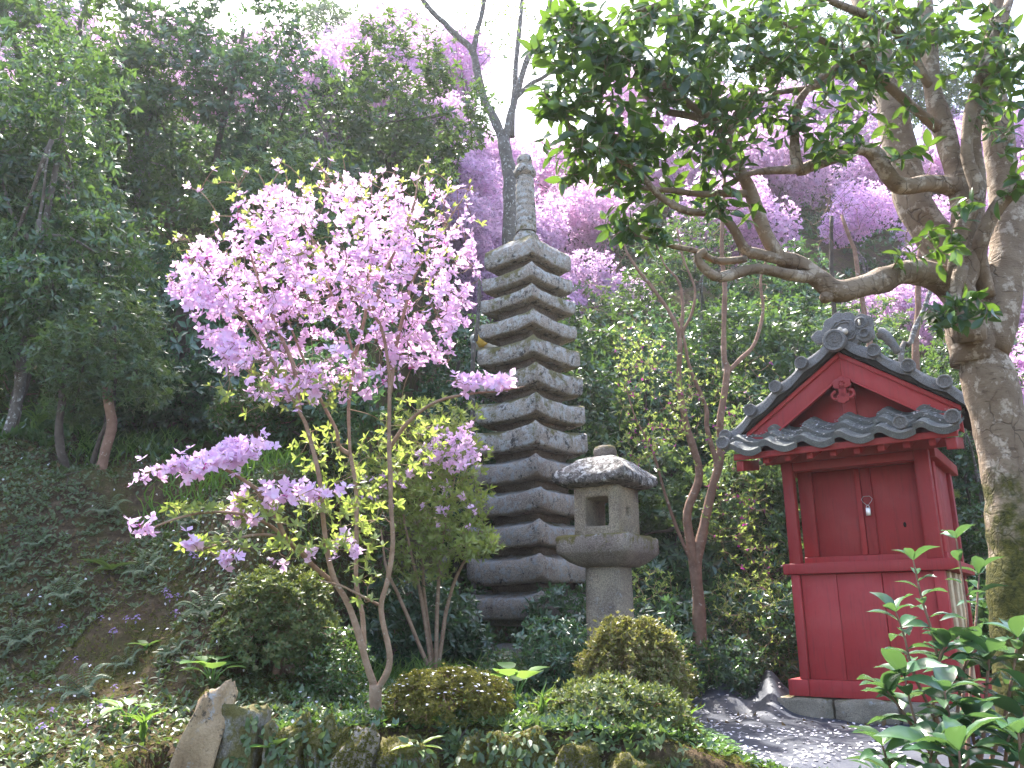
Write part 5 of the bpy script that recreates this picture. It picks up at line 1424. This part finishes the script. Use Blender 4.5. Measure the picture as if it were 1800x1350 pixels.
# ------------------------------------------------------------------ clipped bushes
def clipped(label, px, Y, rx, rz, leafmat, n, L, seed, mat2='bark_red', petals=0, flat=0.0, dz=0.0, bottom=-0.55):
    c = on_ground(px, Y, dz)
    o = thing('clipped_bush', tuple(c), label, 'bush', 'clipped round bushes')
    m = MB()
    q = rand_unit(n); q[:, 2] = np.where(q[:, 2] < bottom, -q[:, 2], q[:, 2])
    r = (1 + 0.13 * noise3(q, 2.1, seed) + 0.10 * noise3(q, 5.5, seed + 1)) * np.where(rng.random(n) < 0.72, rng.uniform(0.86, 1.03, n), rng.uniform(0.5, 0.95, n))
    r = np.where(rng.random(n) < 0.05, r * rng.uniform(1.03, 1.16, n), r)
    kp = (noise3(q, 3.1, seed + 5) + 0.5 * noise3(q, 8.0, seed + 6)) > -0.45; q, r = q[kp], r[kp]
    C = q * r[:, None] * np.array([rx, rx * 0.9, rz]) + np.array([0, 0, rz * 0.62])
    C = C[C[:, 2] > 0.02]
    ax = norm(C - np.array([0, 0, rz * 0.3]) + rng.normal(0, 0.25 * rx, C.shape) + np.array([0, 0, 0.2]))
    rosettes(m, C, ax, 5, L, L * 0.42, LT_FAR, (0.4, 1.3))
    s = Skel(5)
    s.trace([np.array([0, 0, -0.1]), np.array([0.02, 0, 0.1]), np.array([0, 0.02, rz * 0.4])], 0.03, 0.012)
    s.grow(C[::max(1, len(C) // 420)] * 0.98, 0.010, 0.0025, 0, 0.12, 3, 4, 0.015)
    part('stems', s.mb, M[mat2], o, True)
    part('crown', m, M[leafmat], o, False, 'stuff')
    if petals:
        pt = C[(C[:, 2] > rz * 0.7)]
        pt = pt[rng.choice(len(pt), min(petals, len(pt)), False)] * 1.03
        pm_ = MB(); leaves(pm_, pt, norm(rng.normal(size=pt.shape) * np.array([1, 1, 0.2])), np.tile([[0, -0.3, 1.0]], (len(pt), 1)), 0.022, 0.018, LT_FAR)
        part('fallen_petals', pm_, M['petal'], o, False, 'stuff')
    return o
clipped('round olive green clipped bush at the foot of the bank', 482, 5.35, 0.37, 0.38, 'clip', 3800, 0.034, 4, dz=0.05)
clipped('round rusty green clipped bush in front of the lantern', 1115, 5.7, 0.35, 0.40, 'clip2', 4200, 0.034, 8, dz=-0.09)
clipped('low loose green bush below the round one by the lantern', 1075, 4.62, 0.40, 0.24, 'clip', 2300, 0.034, 12, dz=-0.17)
clipped('low flat moss green mound strewn with white petals beside the azalea trunk', 785, 4.42, 0.31, 0.16, 'mosscover', 5200, 0.018, 16, petals=240, dz=-0.02)
put_tree(shB, 590, 5.2, 'loose dark little shrub behind the azalea trunk base', 0.42, cat='shrub', group=SG)

# ------------------------------------------------------------------ leafy shrub in the near corner
fs0 = P(1700, 1345, 4.0)
fsh = thing('leafy_foreground_shrub', (fs0[0], fs0[1], ground_z(fs0)), 'broad leaved light green shrub in front of the shrine side', 'shrub')
sk = Skel(5)
stems = [([(1690, 1400), (1660, 1250), (1640, 1120), (1620, 1050), (1606, 985)], 4.0, 3.9, 13), ([(1700, 1400), (1690, 1250), (1700, 1150), (1695, 1050), (1680, 945)], 4.1, 4.15, 9), ([(1700, 1400), (1650, 1280), (1605, 1180), (1590, 1120), (1575, 1075)], 3.9, 3.75, 11),
         ([(1720, 1400), (1730, 1260), (1735, 1180), (1738, 1150)], 3.8, 3.7, 10), ([(1720, 1400), (1760, 1280), (1780, 1180), (1790, 1120)], 3.8, 3.75, 10), ([(1690, 1400), (1620, 1300), (1580, 1240), (1560, 1215)], 3.9, 3.75, 9),
         ([(1680, 1420), (1640, 1330), (1610, 1270), (1590, 1190)], 3.8, 3.65, 9), ([(1720, 1420), (1720, 1340), (1710, 1290), (1712, 1260)], 3.6, 3.5, 9), ([(1750, 1420), (1790, 1330), (1800, 1260), (1810, 1220)], 3.6, 3.6, 9),
         ([(1700, 1400), (1705, 1200), (1715, 1080), (1720, 1010)], 4.2, 4.25, 8), ([(1700, 1400), (1640, 1240), (1650, 1160), (1665, 1130)], 3.95, 3.85, 9), ([(1690, 1450), (1650, 1390), (1635, 1340), (1640, 1315)], 3.5, 3.4, 8), ([(1740, 1420), (1765, 1350), (1770, 1310), (1776, 1290)], 3.5, 3.45, 8), ([(1600, 1440), (1580, 1380), (1560, 1340), (1550, 1310)], 3.7, 3.6, 7),
         ([(1690, 1430), (1670, 1330), (1668, 1260), (1660, 1215)], 3.6, 3.5, 10), ([(1780, 1430), (1800, 1380), (1795, 1330), (1790, 1290)], 3.3, 3.25, 8), ([(1700, 1430), (1690, 1390), (1690, 1350), (1688, 1320)], 3.3, 3.25, 8), ([(1700, 1420), (1680, 1280), (1690, 1190), (1700, 1150)], 3.95, 3.9, 10)]
bs, ds, ns_, ls = [], [], [], []
for pts, y0, y1, nl in stems:
    w = sk.trace(pa(pts, y0, y1), 0.010, 0.004, 5, 0.006)
    ii = np.linspace(len(w) * 0.38, len(w) - 1, nl).astype(int)
    for c_, i in enumerate(ii):
        a = c_ * 2.4 + rng.uniform(-0.3, 0.3)
        for kk in range(1 if c_ < nl - 1 else 4):
            a += 1.6 * kk
            e = rng.uniform(-0.05, 0.45) + (0.3 if c_ >= nl - 2 else 0)
            dd_ = np.array([math.cos(a) * math.cos(e), math.sin(a) * math.cos(e), math.sin(e)])
            bs.append(w[i]); ds.append(dd_); ns_.append(np.array([-math.cos(a) * math.sin(e), -math.sin(a) * math.sin(e), math.cos(e)]) + rng.normal(0, 0.22, 3)); ls.append(rng.uniform(0.14, 0.215) * (0.72 if pts[-1][1] < 1100 else 1))
wpart('stems', sk.mb, M['bark_red'], fsh, True)
one = MB(); leaves(one, np.zeros((1, 3)), np.array([[1.0, 0, 0]]), np.array([[0, 0, 1.0]]), 1.0, 1.0, leaf_template([(0.10, 0.22, 0.02, 0.03), (0.25, 0.42, 0.05, 0.07), (0.42, 0.50, 0.06, 0.08), (0.60, 0.46, 0.04, 0.08), (0.76, 0.32, -0.01, 0.06), (0.90, 0.13, -0.07, 0.02)]))
me_fl = one.mesh('leaf', M['shrub_leaf'], True)
ls = np.array(ls)
leaf_objs(me_fl, fsh, np.array(bs), np.array(ds), np.array(ns_), ls, ls * 0.42)

# ------------------------------------------------------------------ small plants in the foreground
def rosette_plant(name, label, px, Y, n, L, W, e, mat, tpl=LT_ROUND, group=None, dz=0.0, stalk=0.0, base=None):
    p = on_ground(px, Y, dz) if base is None else np.array(base)
    o = thing(name, tuple(p), label, 'plant', group)
    one = MB(); leaves(one, np.zeros((1, 3)), np.array([[1.0, 0, 0]]), np.array([[0, 0, 1.0]]), 1.0, 1.0, tpl)
    me = one.mesh('leaf', M[mat], True)
    a = np.arange(n) * 2.4 + rng.uniform(0, 6.28)
    ee = rng.uniform(*e, n)
    d = np.stack([np.cos(a) * np.cos(ee), np.sin(a) * np.cos(ee), np.sin(ee)], 1)
    nr = np.stack([-np.cos(a) * np.sin(ee), -np.sin(a) * np.sin(ee), np.cos(ee)], 1)
    l = L * rng.uniform(0.75, 1.2, n)
    b = np.tile(p, (n, 1))
    if stalk:
        sm_ = MB()
        b = p + d * np.array([1, 1, 0]) * stalk * 0.5 + np.array([0, 0, 1]) * stalk * rng.uniform(0.6, 1.1, (n, 1))
        for i in range(n):
            sm_.tube([p, (p + b[i]) / 2 + np.array([0, 0, 0.02]), b[i]], [0.005, 0.004, 0.003], 4)
        wpart('stalks', sm_, M['hosta'], o, True)
    leaf_objs(me, o, b, d, nr, l, l * (W / L))
    return o
rosette_plant('hosta', 'low hosta with one big pale leaf beside the sheet edge', 1172, 4.75, 7, 0.17, 0.10, (0.1, 0.5), 'hosta', dz=0.02)
rosette_plant('butterbur', 'big soft leaves growing above the tan slab', 372, 4.9, 7, 0.13, 0.13, (-0.1, 0.35), 'hosta', stalk=0.14)
rosette_plant('butterbur', 'pale broad leaved plant before the pagoda plinth', 905, 5.3, 7, 0.15, 0.15, (-0.1, 0.4), 'hosta', stalk=0.22)
rosette_plant('broad_leaf_plant', 'pair of pointed leaves low on the bank near the tan slab', 222, 4.35, 6, 0.11, 0.07, (-0.3, 0.5), 'hosta', stalk=0.10)
rosette_plant('broad_leaf_plant', 'small broad leaved plant high on the mossy bank', 255, 5.35, 6, 0.09, 0.06, (0.0, 0.6), 'hosta', stalk=0.05)
rosette_plant('broad_leaf_plant', 'pointed leaves in front of the mossy wall rocks', 480, 4.0, 5, 0.12, 0.07, (0.1, 0.8), 'hosta', base=P(480, 1320, 4.0))
rosette_plant('broad_leaf_plant', 'yellow edged leaves hanging over the wall beside the azalea trunk', 735, 4.0, 8, 0.11, 0.035, (-0.3, 0.6), 'young', LT_NEAR, base=P(735, 1315, 4.0))
rosette_plant('broad_leaf_plant', 'young leafy sprout before the black sheet', 1560, 4.3, 8, 0.11, 0.05, (0.0, 0.8), 'shrub_leaf', LT_NEAR, dz=0.03, stalk=0.1)
rosette_plant('broad_leaf_plant', 'seedling leaves behind the round bush and the crumpled sheet', 1375, 8.0, 12, 0.10, 0.09, (-0.1, 0.5), 'hosta', stalk=0.12)
rosette_plant('fern', 'fern fronds hanging on the bank top', 192, 5.9, 9, 0.2, 0.05, (-0.2, 0.6), 'cover', LT_NEAR, dz=0.05)
BL = leaf_template([(0.15, 0.5, 0.10, 0.05), (0.4, 0.48, 0.18, 0.05), (0.65, 0.36, 0.10, 0.04), (0.85, 0.2, -0.10, 0.02)])
gp_ = 'grassy blade plants'
for px, Y, n, L, W, lb in ((1145, 4.75, 9, 0.26, 0.024, 'bright bladed lily plant beside the hosta'), (985, 4.75, 7, 0.16, 0.016, 'short grass blades below the dark shrub'), (770, 7.2, 10, 0.3, 0.012, 'thin arching grass beside the pagoda plinth'), (250, 4.2, 10, 0.2, 0.012, 'grass tuft beside the tan slab'), (955, 4.5, 8, 0.2, 0.014, 'grass blades growing over the wall rocks'), (520, 3.95, 6, 0.2, 0.012, 'grass blades against the mossy rocks'), (60, 7.6, 14, 0.35, 0.022, 'tall green iris blades on the bank near the picture edge'), (20, 7.9, 14, 0.35, 0.022, 'iris blades cut by the picture edge on the bank'), (560, 8.3, 14, 0.35, 0.02, 'sunlit grass behind the azalea stems'), (600, 8.6, 14, 0.4, 0.02, 'sunlit grass beside the lichened trunk'), (1215, 5.2, 9, 0.18, 0.010, 'thin grass tuft at the sheet edge'), (1760, 4.1, 8, 0.2, 0.012, 'grass under the broad leaved shrub')):
    rosette_plant('grass_tuft', lb, px, Y, n, L, W, (0.8, 1.45), 'blade', BL, gp_)

# ------------------------------------------------------------------ ground cover, litter, petals, flowers
def surf(n, x0, x1, y0, y1, keep=None):
    x = rng.uniform(x0, x1, n); y = rng.uniform(y0, y1, n)
    if keep is not None:
        p = np.stack([x, y, np.zeros(n)], 1)
        m = noise3(p, keep[0], keep[1]) > keep[2]
        x, y = x[m], y[m]
    e = 0.03
    z = H(x, y)
    nx_ = -(H(x + e, y) - z) / e; ny_ = -(H(x, y + e) - z) / e
    return np.stack([x, y, z], 1), norm(np.stack([nx_, ny_, np.ones_like(nx_)], 1))
# bank: more samples where it is steep
def bank_pts(n, keep=None):
    p, nn = surf(n * 3, -5.2, 0.6, 3.2, 7.6, keep)
    w = 1.0 / np.clip(nn[:, 2], 0.25, 1)
    m = rng.random(len(p)) < w / 4
    return p[m], nn[m]
m = MB()
p, nn = bank_pts(34000, (1.6, 51, -0.22))
hang = norm(nn * 0.55 + np.array([0, 0, -0.75]) + rng.normal(0, 0.4, p.shape))
l = rng.uniform(0.022, 0.05, len(p))
leaves(m, p + nn * 0.015, hang, nn + rng.normal(0, 0.3, p.shape), l, l * 0.55, LT_FAR)
p, nn = bank_pts(11000, (1.2, 52, -0.3))
rosettes(m, p + nn * 0.02, norm(nn + np.array([0, 0, 0.4])), 4, 0.045, 0.018, LT_FAR, (0.5, 1.4))
o = link('ground_cover', m.mesh('ground_cover', M['cover'])); tag(o, 'small creeping leaves covering the mossy bank', 'ground cover', kind='stuff')
m = MB()
p, nn = bank_pts(30000, (2.0, 53, -0.35))
rosettes(m, p, norm(nn + rng.normal(0, 0.2, p.shape)), 5, 0.016, 0.006, LT_FAR, (0.3, 1.2))
p, nn = surf(5000, -1.6, 1.5, 4.1, 5.4, (2.0, 54, -0.1))
rosettes(m, p, norm(nn + rng.normal(0, 0.2, p.shape)), 5, 0.016, 0.006, LT_FAR, (0.3, 1.2))
o = link('moss', m.mesh('moss', M['mosscover'])); tag(o, 'olive moss tufts on the bank and wall top', 'moss', kind='stuff')
m = MB()
p, nn = bank_pts(5500); l = rng.uniform(0.03, 0.06, len(p))
leaves(m, p + nn * 0.012, norm(rng.normal(size=p.shape) - nn * 0.3), nn + rng.normal(0, 0.35, p.shape), l, l * 0.45, LT_FAR)
p, nn = surf(9000, -6, 6, 6.6, 12); l = rng.uniform(0.04, 0.08, len(p))
leaves(m, p + nn * 0.012, norm(rng.normal(size=p.shape) - nn * 0.3), nn + rng.normal(0, 0.35, p.shape), l, l * 0.45, LT_FAR)
o = link('leaf_litter', m.mesh('leaf_litter', M['dry'])); tag(o, 'dry brown leaf litter on bank and slope', 'litter', kind='stuff')
m = MB()
p, nn = surf(11000, -1.3, 5.5, 4.2, 10.5, (1.3, 55, -0.25))
ok = ~((p[:, 0] > 1.22) & (p[:, 1] < 8.4) & (p[:, 1] > 4.7)); p, nn = p[ok], nn[ok]
rosettes(m, p + nn * 0.02, norm(nn + rng.normal(0, 0.2, p.shape)), 5, 0.05, 0.024, LT_FAR, (0.6, 1.4))
p, nn = surf(24000, -8, 8, 7.2, 18, (0.9, 56, -0.45))
ok = ~((p[:, 0] > 1.3) & (p[:, 0] < 4.9) & (p[:, 1] < 8.5)); p, nn = p[ok], nn[ok]
rosettes(m, p + nn * 0.03, norm(nn + np.array([0, 0, 0.5]) + rng.normal(0, 0.2, p.shape)), 5, 0.12, 0.045, LT_FAR, (0.3, 1.3))
p, nn = surf(17000, -18, 18, 15, 29, (0.6, 57, -0.5))
rosettes(m, p + nn * 0.04, norm(nn + np.array([0, 0, 0.5]) + rng.normal(0, 0.2, p.shape)), 5, 0.19, 0.075, LT_FAR, (0.4, 1.4))
o = link('undergrowth', m.mesh('undergrowth', M['ever'])); tag(o, 'low leafy undergrowth carpeting the terrace and slope', 'undergrowth', kind='stuff')
# leaves and moss clinging to the wall rocks
from mathutils.bvhtree import BVHTree
bpy.context.view_layer.update()
vs, fsx = [], []
for r_ in ROCKS:
    mw = r_.matrix_world; n0 = len(vs)
    vs += [mw @ v.co for v in r_.data.vertices]; fsx += [[i + n0 for i in p_.vertices] for p_ in r_.data.polygons]
bvh = BVHTree.FromPolygons(vs, fsx)
def wall_pts(n, keep):
    out = []
    for x_, z_ in zip(rng.uniform(-1.75, 0.85, n), rng.uniform(-0.05, 0.62, n)):
        q_ = np.array([[x_, 0, z_]])
        if noise3(q_, *keep[:2])[0] < keep[2]: continue
        h_ = bvh.ray_cast(Vector((x_, 3.2, z_ + 0.12)), Vector((0, 1, -0.15)).normalized(), 1.4)
        if h_[0] is not None: out.append((*h_[0], *h_[1]))
    a_ = np.array(out); return a_[:, :3], a_[:, 3:]
m = MB()
p, nn = wall_pts(3200, (3.0, 71, -0.3))
l = rng.uniform(0.03, 0.06, len(p))
leaves(m, p + nn * 0.012, norm(nn * 0.5 + np.array([0, 0, -0.8]) + rng.normal(0, 0.45, p.shape)), nn + rng.normal(0, 0.3, p.shape), l, l * 0.5, LT_MID)
p, nn = surf(2200, -1.9, 1.0, 3.9, 4.45, (1.8, 73, -0.1))
rosettes(m, p + nn * 0.015, norm(nn + rng.normal(0, 0.3, p.shape)), 4, 0.05, 0.02, LT_FAR, (0.5, 1.4))
o = link('creeping_leaves', m.mesh('creeping_leaves', M['cover'])); tag(o, 'small leaves hanging over the rocks of the low wall', 'ground cover', kind='stuff')
m = MB()
p, nn = wall_pts(16000, (3.2, 72, -0.35))
rosettes(m, p, norm(nn + rng.normal(0, 0.25, p.shape)), 5, 0.013, 0.005, LT_FAR, (0.3, 1.2))
o = link('moss', m.mesh('moss', M['mosscover'])); tag(o, 'olive moss clinging to the rocks of the low wall', 'moss', kind='stuff')
m = MB()
p, nn = surf(9000, -6.5, -0.2, 6.3, 10.5, (0.8, 58, -0.15))
bl_ = rng.uniform(0.10, 0.26, len(p))
leaves(m, p, norm(np.array([0, 0, 1.0]) + rng.normal(0, 0.38, p.shape)), norm(rng.normal(size=p.shape)), bl_, 0.012, BL)
o = link('grass', m.mesh('grass', M['blade'])); tag(o, 'thin green grass on the slope above the bank', 'grass', kind='stuff')
# clover at the sheet's edge
m = MB()
p, nn = surf(800, 0.65, 1.26, 4.4, 5.7, (3.5, 59, 0.05))
leaves(m, np.repeat(p + nn * rng.uniform(0.03, 0.07, (len(p), 1)), 3, 0), norm(np.concatenate([[[math.cos(a + o_), math.sin(a + o_), 0.15] for a in (0, 2.09, 4.19)] for o_ in rng.uniform(0, 6, len(p))])), np.tile([[0, 0, 1.0]], (3 * len(p), 1)), 0.024, 0.026, LT_MID)
o = link('clover', m.mesh('clover', M['hosta'])); tag(o, 'patch of clover leaves along the edge of the black sheet', 'clover', kind='stuff')
# petals on the sheet and elsewhere
xy, zt_ = TARP
n = 2600
u = rng.uniform(0, 1, n) ** 1.3; v = rng.uniform(0.02, 0.98, n)
ii, jj = (v * (len(xy) - 1)).astype(int), (u * (len(xy) - 1)).astype(int)
c = np.concatenate([xy[ii, jj], zt_[ii, jj][:, None]], 1)
c[:, :2] += rng.uniform(-0.022, 0.022, (n, 2)); c[:, 2] += 0.008
keepm = (noise3(c, 2.5, 61) > rng.uniform(-0.9, 0.6, n)); c = c[keepm]
m = MB()
leaves(m, c, norm(rng.normal(size=c.shape) * np.array([1, 1, 0.1])), np.tile([[0, 0, 1.0]], (len(c), 1)) + rng.normal(0, 0.15, c.shape), 0.031, 0.025, LT_FAR)
o = link('fallen_petals', m.mesh('fallen_petals', M['petal'])); tag(o, 'white fallen petals scattered over the black sheet', 'petals', kind='stuff')
m = MB()
p, nn = bank_pts(420); p2, n2_ = surf(350, -1.3, 1.5, 4.3, 7.5)
p, nn = np.concatenate([p, p2]), np.concatenate([nn, n2_])
leaves(m, p + nn * 0.035, norm(rng.normal(size=p.shape) - nn * 0.2), nn + np.array([0, -0.3, 0.3]), 0.022, 0.018, LT_FAR)
o = link('fallen_petals', m.mesh('fallen_petals', M['petal'])); tag(o, 'white fallen petals sprinkled on the bank and low plants', 'petals', kind='stuff')
# petals on the front eave tiles
m = MB()
n = 170
lx = rng.uniform(-0.2, 1.55, n); ly = rng.uniform(-0.42, -0.12, n)
prx, prz = s_profile(TW)
lz = 2.095 + (ly + 0.44) * 0.56 + np.interp((lx + 0.245) % TW, prx, prz) + 0.006
q = np.array([shr_w(a, b_, c_) for a, b_, c_ in zip(lx, ly, lz)])
leaves(m, q, norm(rng.normal(size=q.shape) * np.array([1, 1, 0.1])), np.tile([[-0.2, -0.25, 1.0]], (n, 1)), 0.026, 0.02, LT_FAR)
o = link('fallen_petals', m.mesh('fallen_petals', M['petal'])); tag(o, 'white petals lying on the front eave tiles of the shrine', 'petals', kind='stuff')
# fallen twigs and roots on the bank
m = MB()
p, nn = bank_pts(230)
for q_, n_ in zip(p, nn):
    d_ = norm(np.cross(n_, rng.normal(size=3))); L_ = rng.uniform(0.06, 0.28)
    m.tube([q_ + n_ * 0.01, q_ + d_ * L_ * 0.5 + n_ * rng.uniform(0.01, 0.05) + rng.normal(0, 0.012, 3), q_ + d_ * L_ + n_ * 0.012], [0.004, 0.0035, 0.0015], 4)
o = link('fallen_twigs', m.mesh('fallen_twigs', M['bark_dark'], True)); tag(o, 'thin dry twigs lying on the mossy bank', 'twigs', kind='stuff')
# small ferns on the bank
fm = MB()
for a in np.arange(7) * 0.9 + 0.3:
    t_ = np.linspace(0.12, 1, 15)[:, None]
    ax_ = np.array([math.cos(a), math.sin(a), 0])
    sp_ = ax_ * t_ * 0.17 + np.array([0, 0, 1.0]) * (0.10 * np.sin(t_ * 2.4))
    sd_ = np.cross(ax_, [0, 0, 1.0])
    for s_ in (-1, 1):
        leaves(fm, sp_, norm(np.tile(sd_ * s_ + ax_ * 0.35, (15, 1)) + np.array([0, 0, -0.2])), np.tile([[0, 0, 1.0]], (15, 1)), 0.055 * (1.1 - t_[:, 0]), 0.014, LT_FAR)
    fm.tube(np.concatenate([[[0, 0, 0]], sp_]), 0.0025, 3)
fern_me = fm.mesh('fern', M['cover'])
for px, py in ((190, 905), (70, 960), (330, 925), (120, 1050), (400, 960), (260, 1010), (40, 1130), (360, 1080), (230, 1170), (150, 1220), (310, 1150), (20, 1000)):
    d_ = ray(px, py); ts = np.linspace(3.8, 8.5, 400)
    q = EYE + d_ * (ts / d_[1])[:, None]
    hit = np.argmax(q[:, 2] < H(q[:, 0], q[:, 1]))
    o = link('fern', fern_me, None, tuple(q[hit])); o.rotation_euler = (R(38), rng.uniform(-0.2, 0.2), rng.uniform(-0.4, 0.4)); o.scale = (rng.uniform(0.6, 1.1),) * 3
    tag(o, 'small green fern growing out of the mossy bank', 'fern', 'small ferns on the bank')
# lilac wildflowers on the bank
fm = MB(); st_ = MB()
C = rng.normal(0, 0.016, (9, 3)) + np.array([0, 0, 0.10]); flowers(fm, C, norm(C - np.array([0, 0, 0.07])), 0.016, 4, LT_FAR)
fme = fm.mesh('petals', M['lilac']); sme = MB().tube([(0, 0, -0.02), (0.004, 0, 0.05), (0, 0, 0.10)], 0.0025, 4).mesh('stalk', M['cover'])
for px, py in ((335, 995), (342, 1000), (290, 1060), (308, 1068), (237, 1110), (222, 1107), (197, 1135), (305, 1098), (130, 1175), (198, 1228), (150, 1290), (70, 1305), (172, 1265), (330, 985), (295, 1072), (108, 1125), (176, 1100), (85, 1275)):
    # walk along the line of sight to the bank
    d_ = ray(px, py); ts = np.linspace(3.8, 8.5, 400)
    q = EYE + d_ * (ts / d_[1])[:, None]
    hit = np.argmax(q[:, 2] < H(q[:, 0], q[:, 1]))
    o = thing('wildflower', tuple(q[hit]), 'small lilac wildflower growing on the mossy bank', 'flower', 'lilac wildflowers on the bank', rotz=rng.uniform(0, 6))
    o.scale = (rng.uniform(0.5, 0.85),) * 3
    link('petals', fme, o)['kind'] = 'stuff'; link('stalk', sme, o)
# white and yellow cloth bundle on the slope behind the pagoda
p = P(852, 600, 10.6)
cl = thing('cloth_bundle', (p[0], p[1], p[2] - 0.1), 'white and yellow cloth bundle glimpsed behind the pagoda tiers', 'cloth')
q = rand_unit(400); 
bm = bmesh.new(); bmesh.ops.create_icosphere(bm, subdivisions=3, radius=1.0)
V = np.array([v.co[:] for v in bm.verts]); Fc = [[v.index for v in f.verts] for f in bm.faces]; bm.free()
Vr = rough(V, 0.22, 1.8, 90) * np.array([0.22, 0.12, 0.13]) + np.array([0, 0, 0.08])
part('white_cloth', MB().add(Vr, tris=Fc), M['white_clay'], cl, True)
M['yellow'] = plain_mat('yellow cloth', (0.62, 0.36, 0.05), (0.75, 0.48, 0.10), 12, 0.8)
Vr = rough(V, 0.25, 2.0, 95) * np.array([0.09, 0.05, 0.10]) + np.array([-0.03, -0.10, 0.08])
part('yellow_cloth', MB().add(Vr, tris=Fc), M['yellow'], cl, True)
trunk_px('thin grey pole like trunk close by the pagoda corners', [(832, 650), (836, 600), (840, 555), (842, 480)], 10.2, 0.03, 0.026, 'bark_grey')

# ------------------------------------------------------------------ thin haze volume added for a backlit, flare-like glow
hz = MB().box((-64, -44, -2.2), (64, 74, 34)).mesh('haze')
k = NT('glow haze')
pv = k.n('VolumePrincipled')
pv.inputs['Color'].default_value = (0.93, 0.95, 1.0, 1)
pv.inputs['Density'].default_value = 0.001
pv.inputs['Anisotropy'].default_value = 0.35
k.l(pv.outputs[0], k.out.inputs['Volume'])
hz.materials.append(k.m)
tag(link('haze', hz), 'thin haze added over the whole garden for a backlit glow', 'haze', kind='stuff')
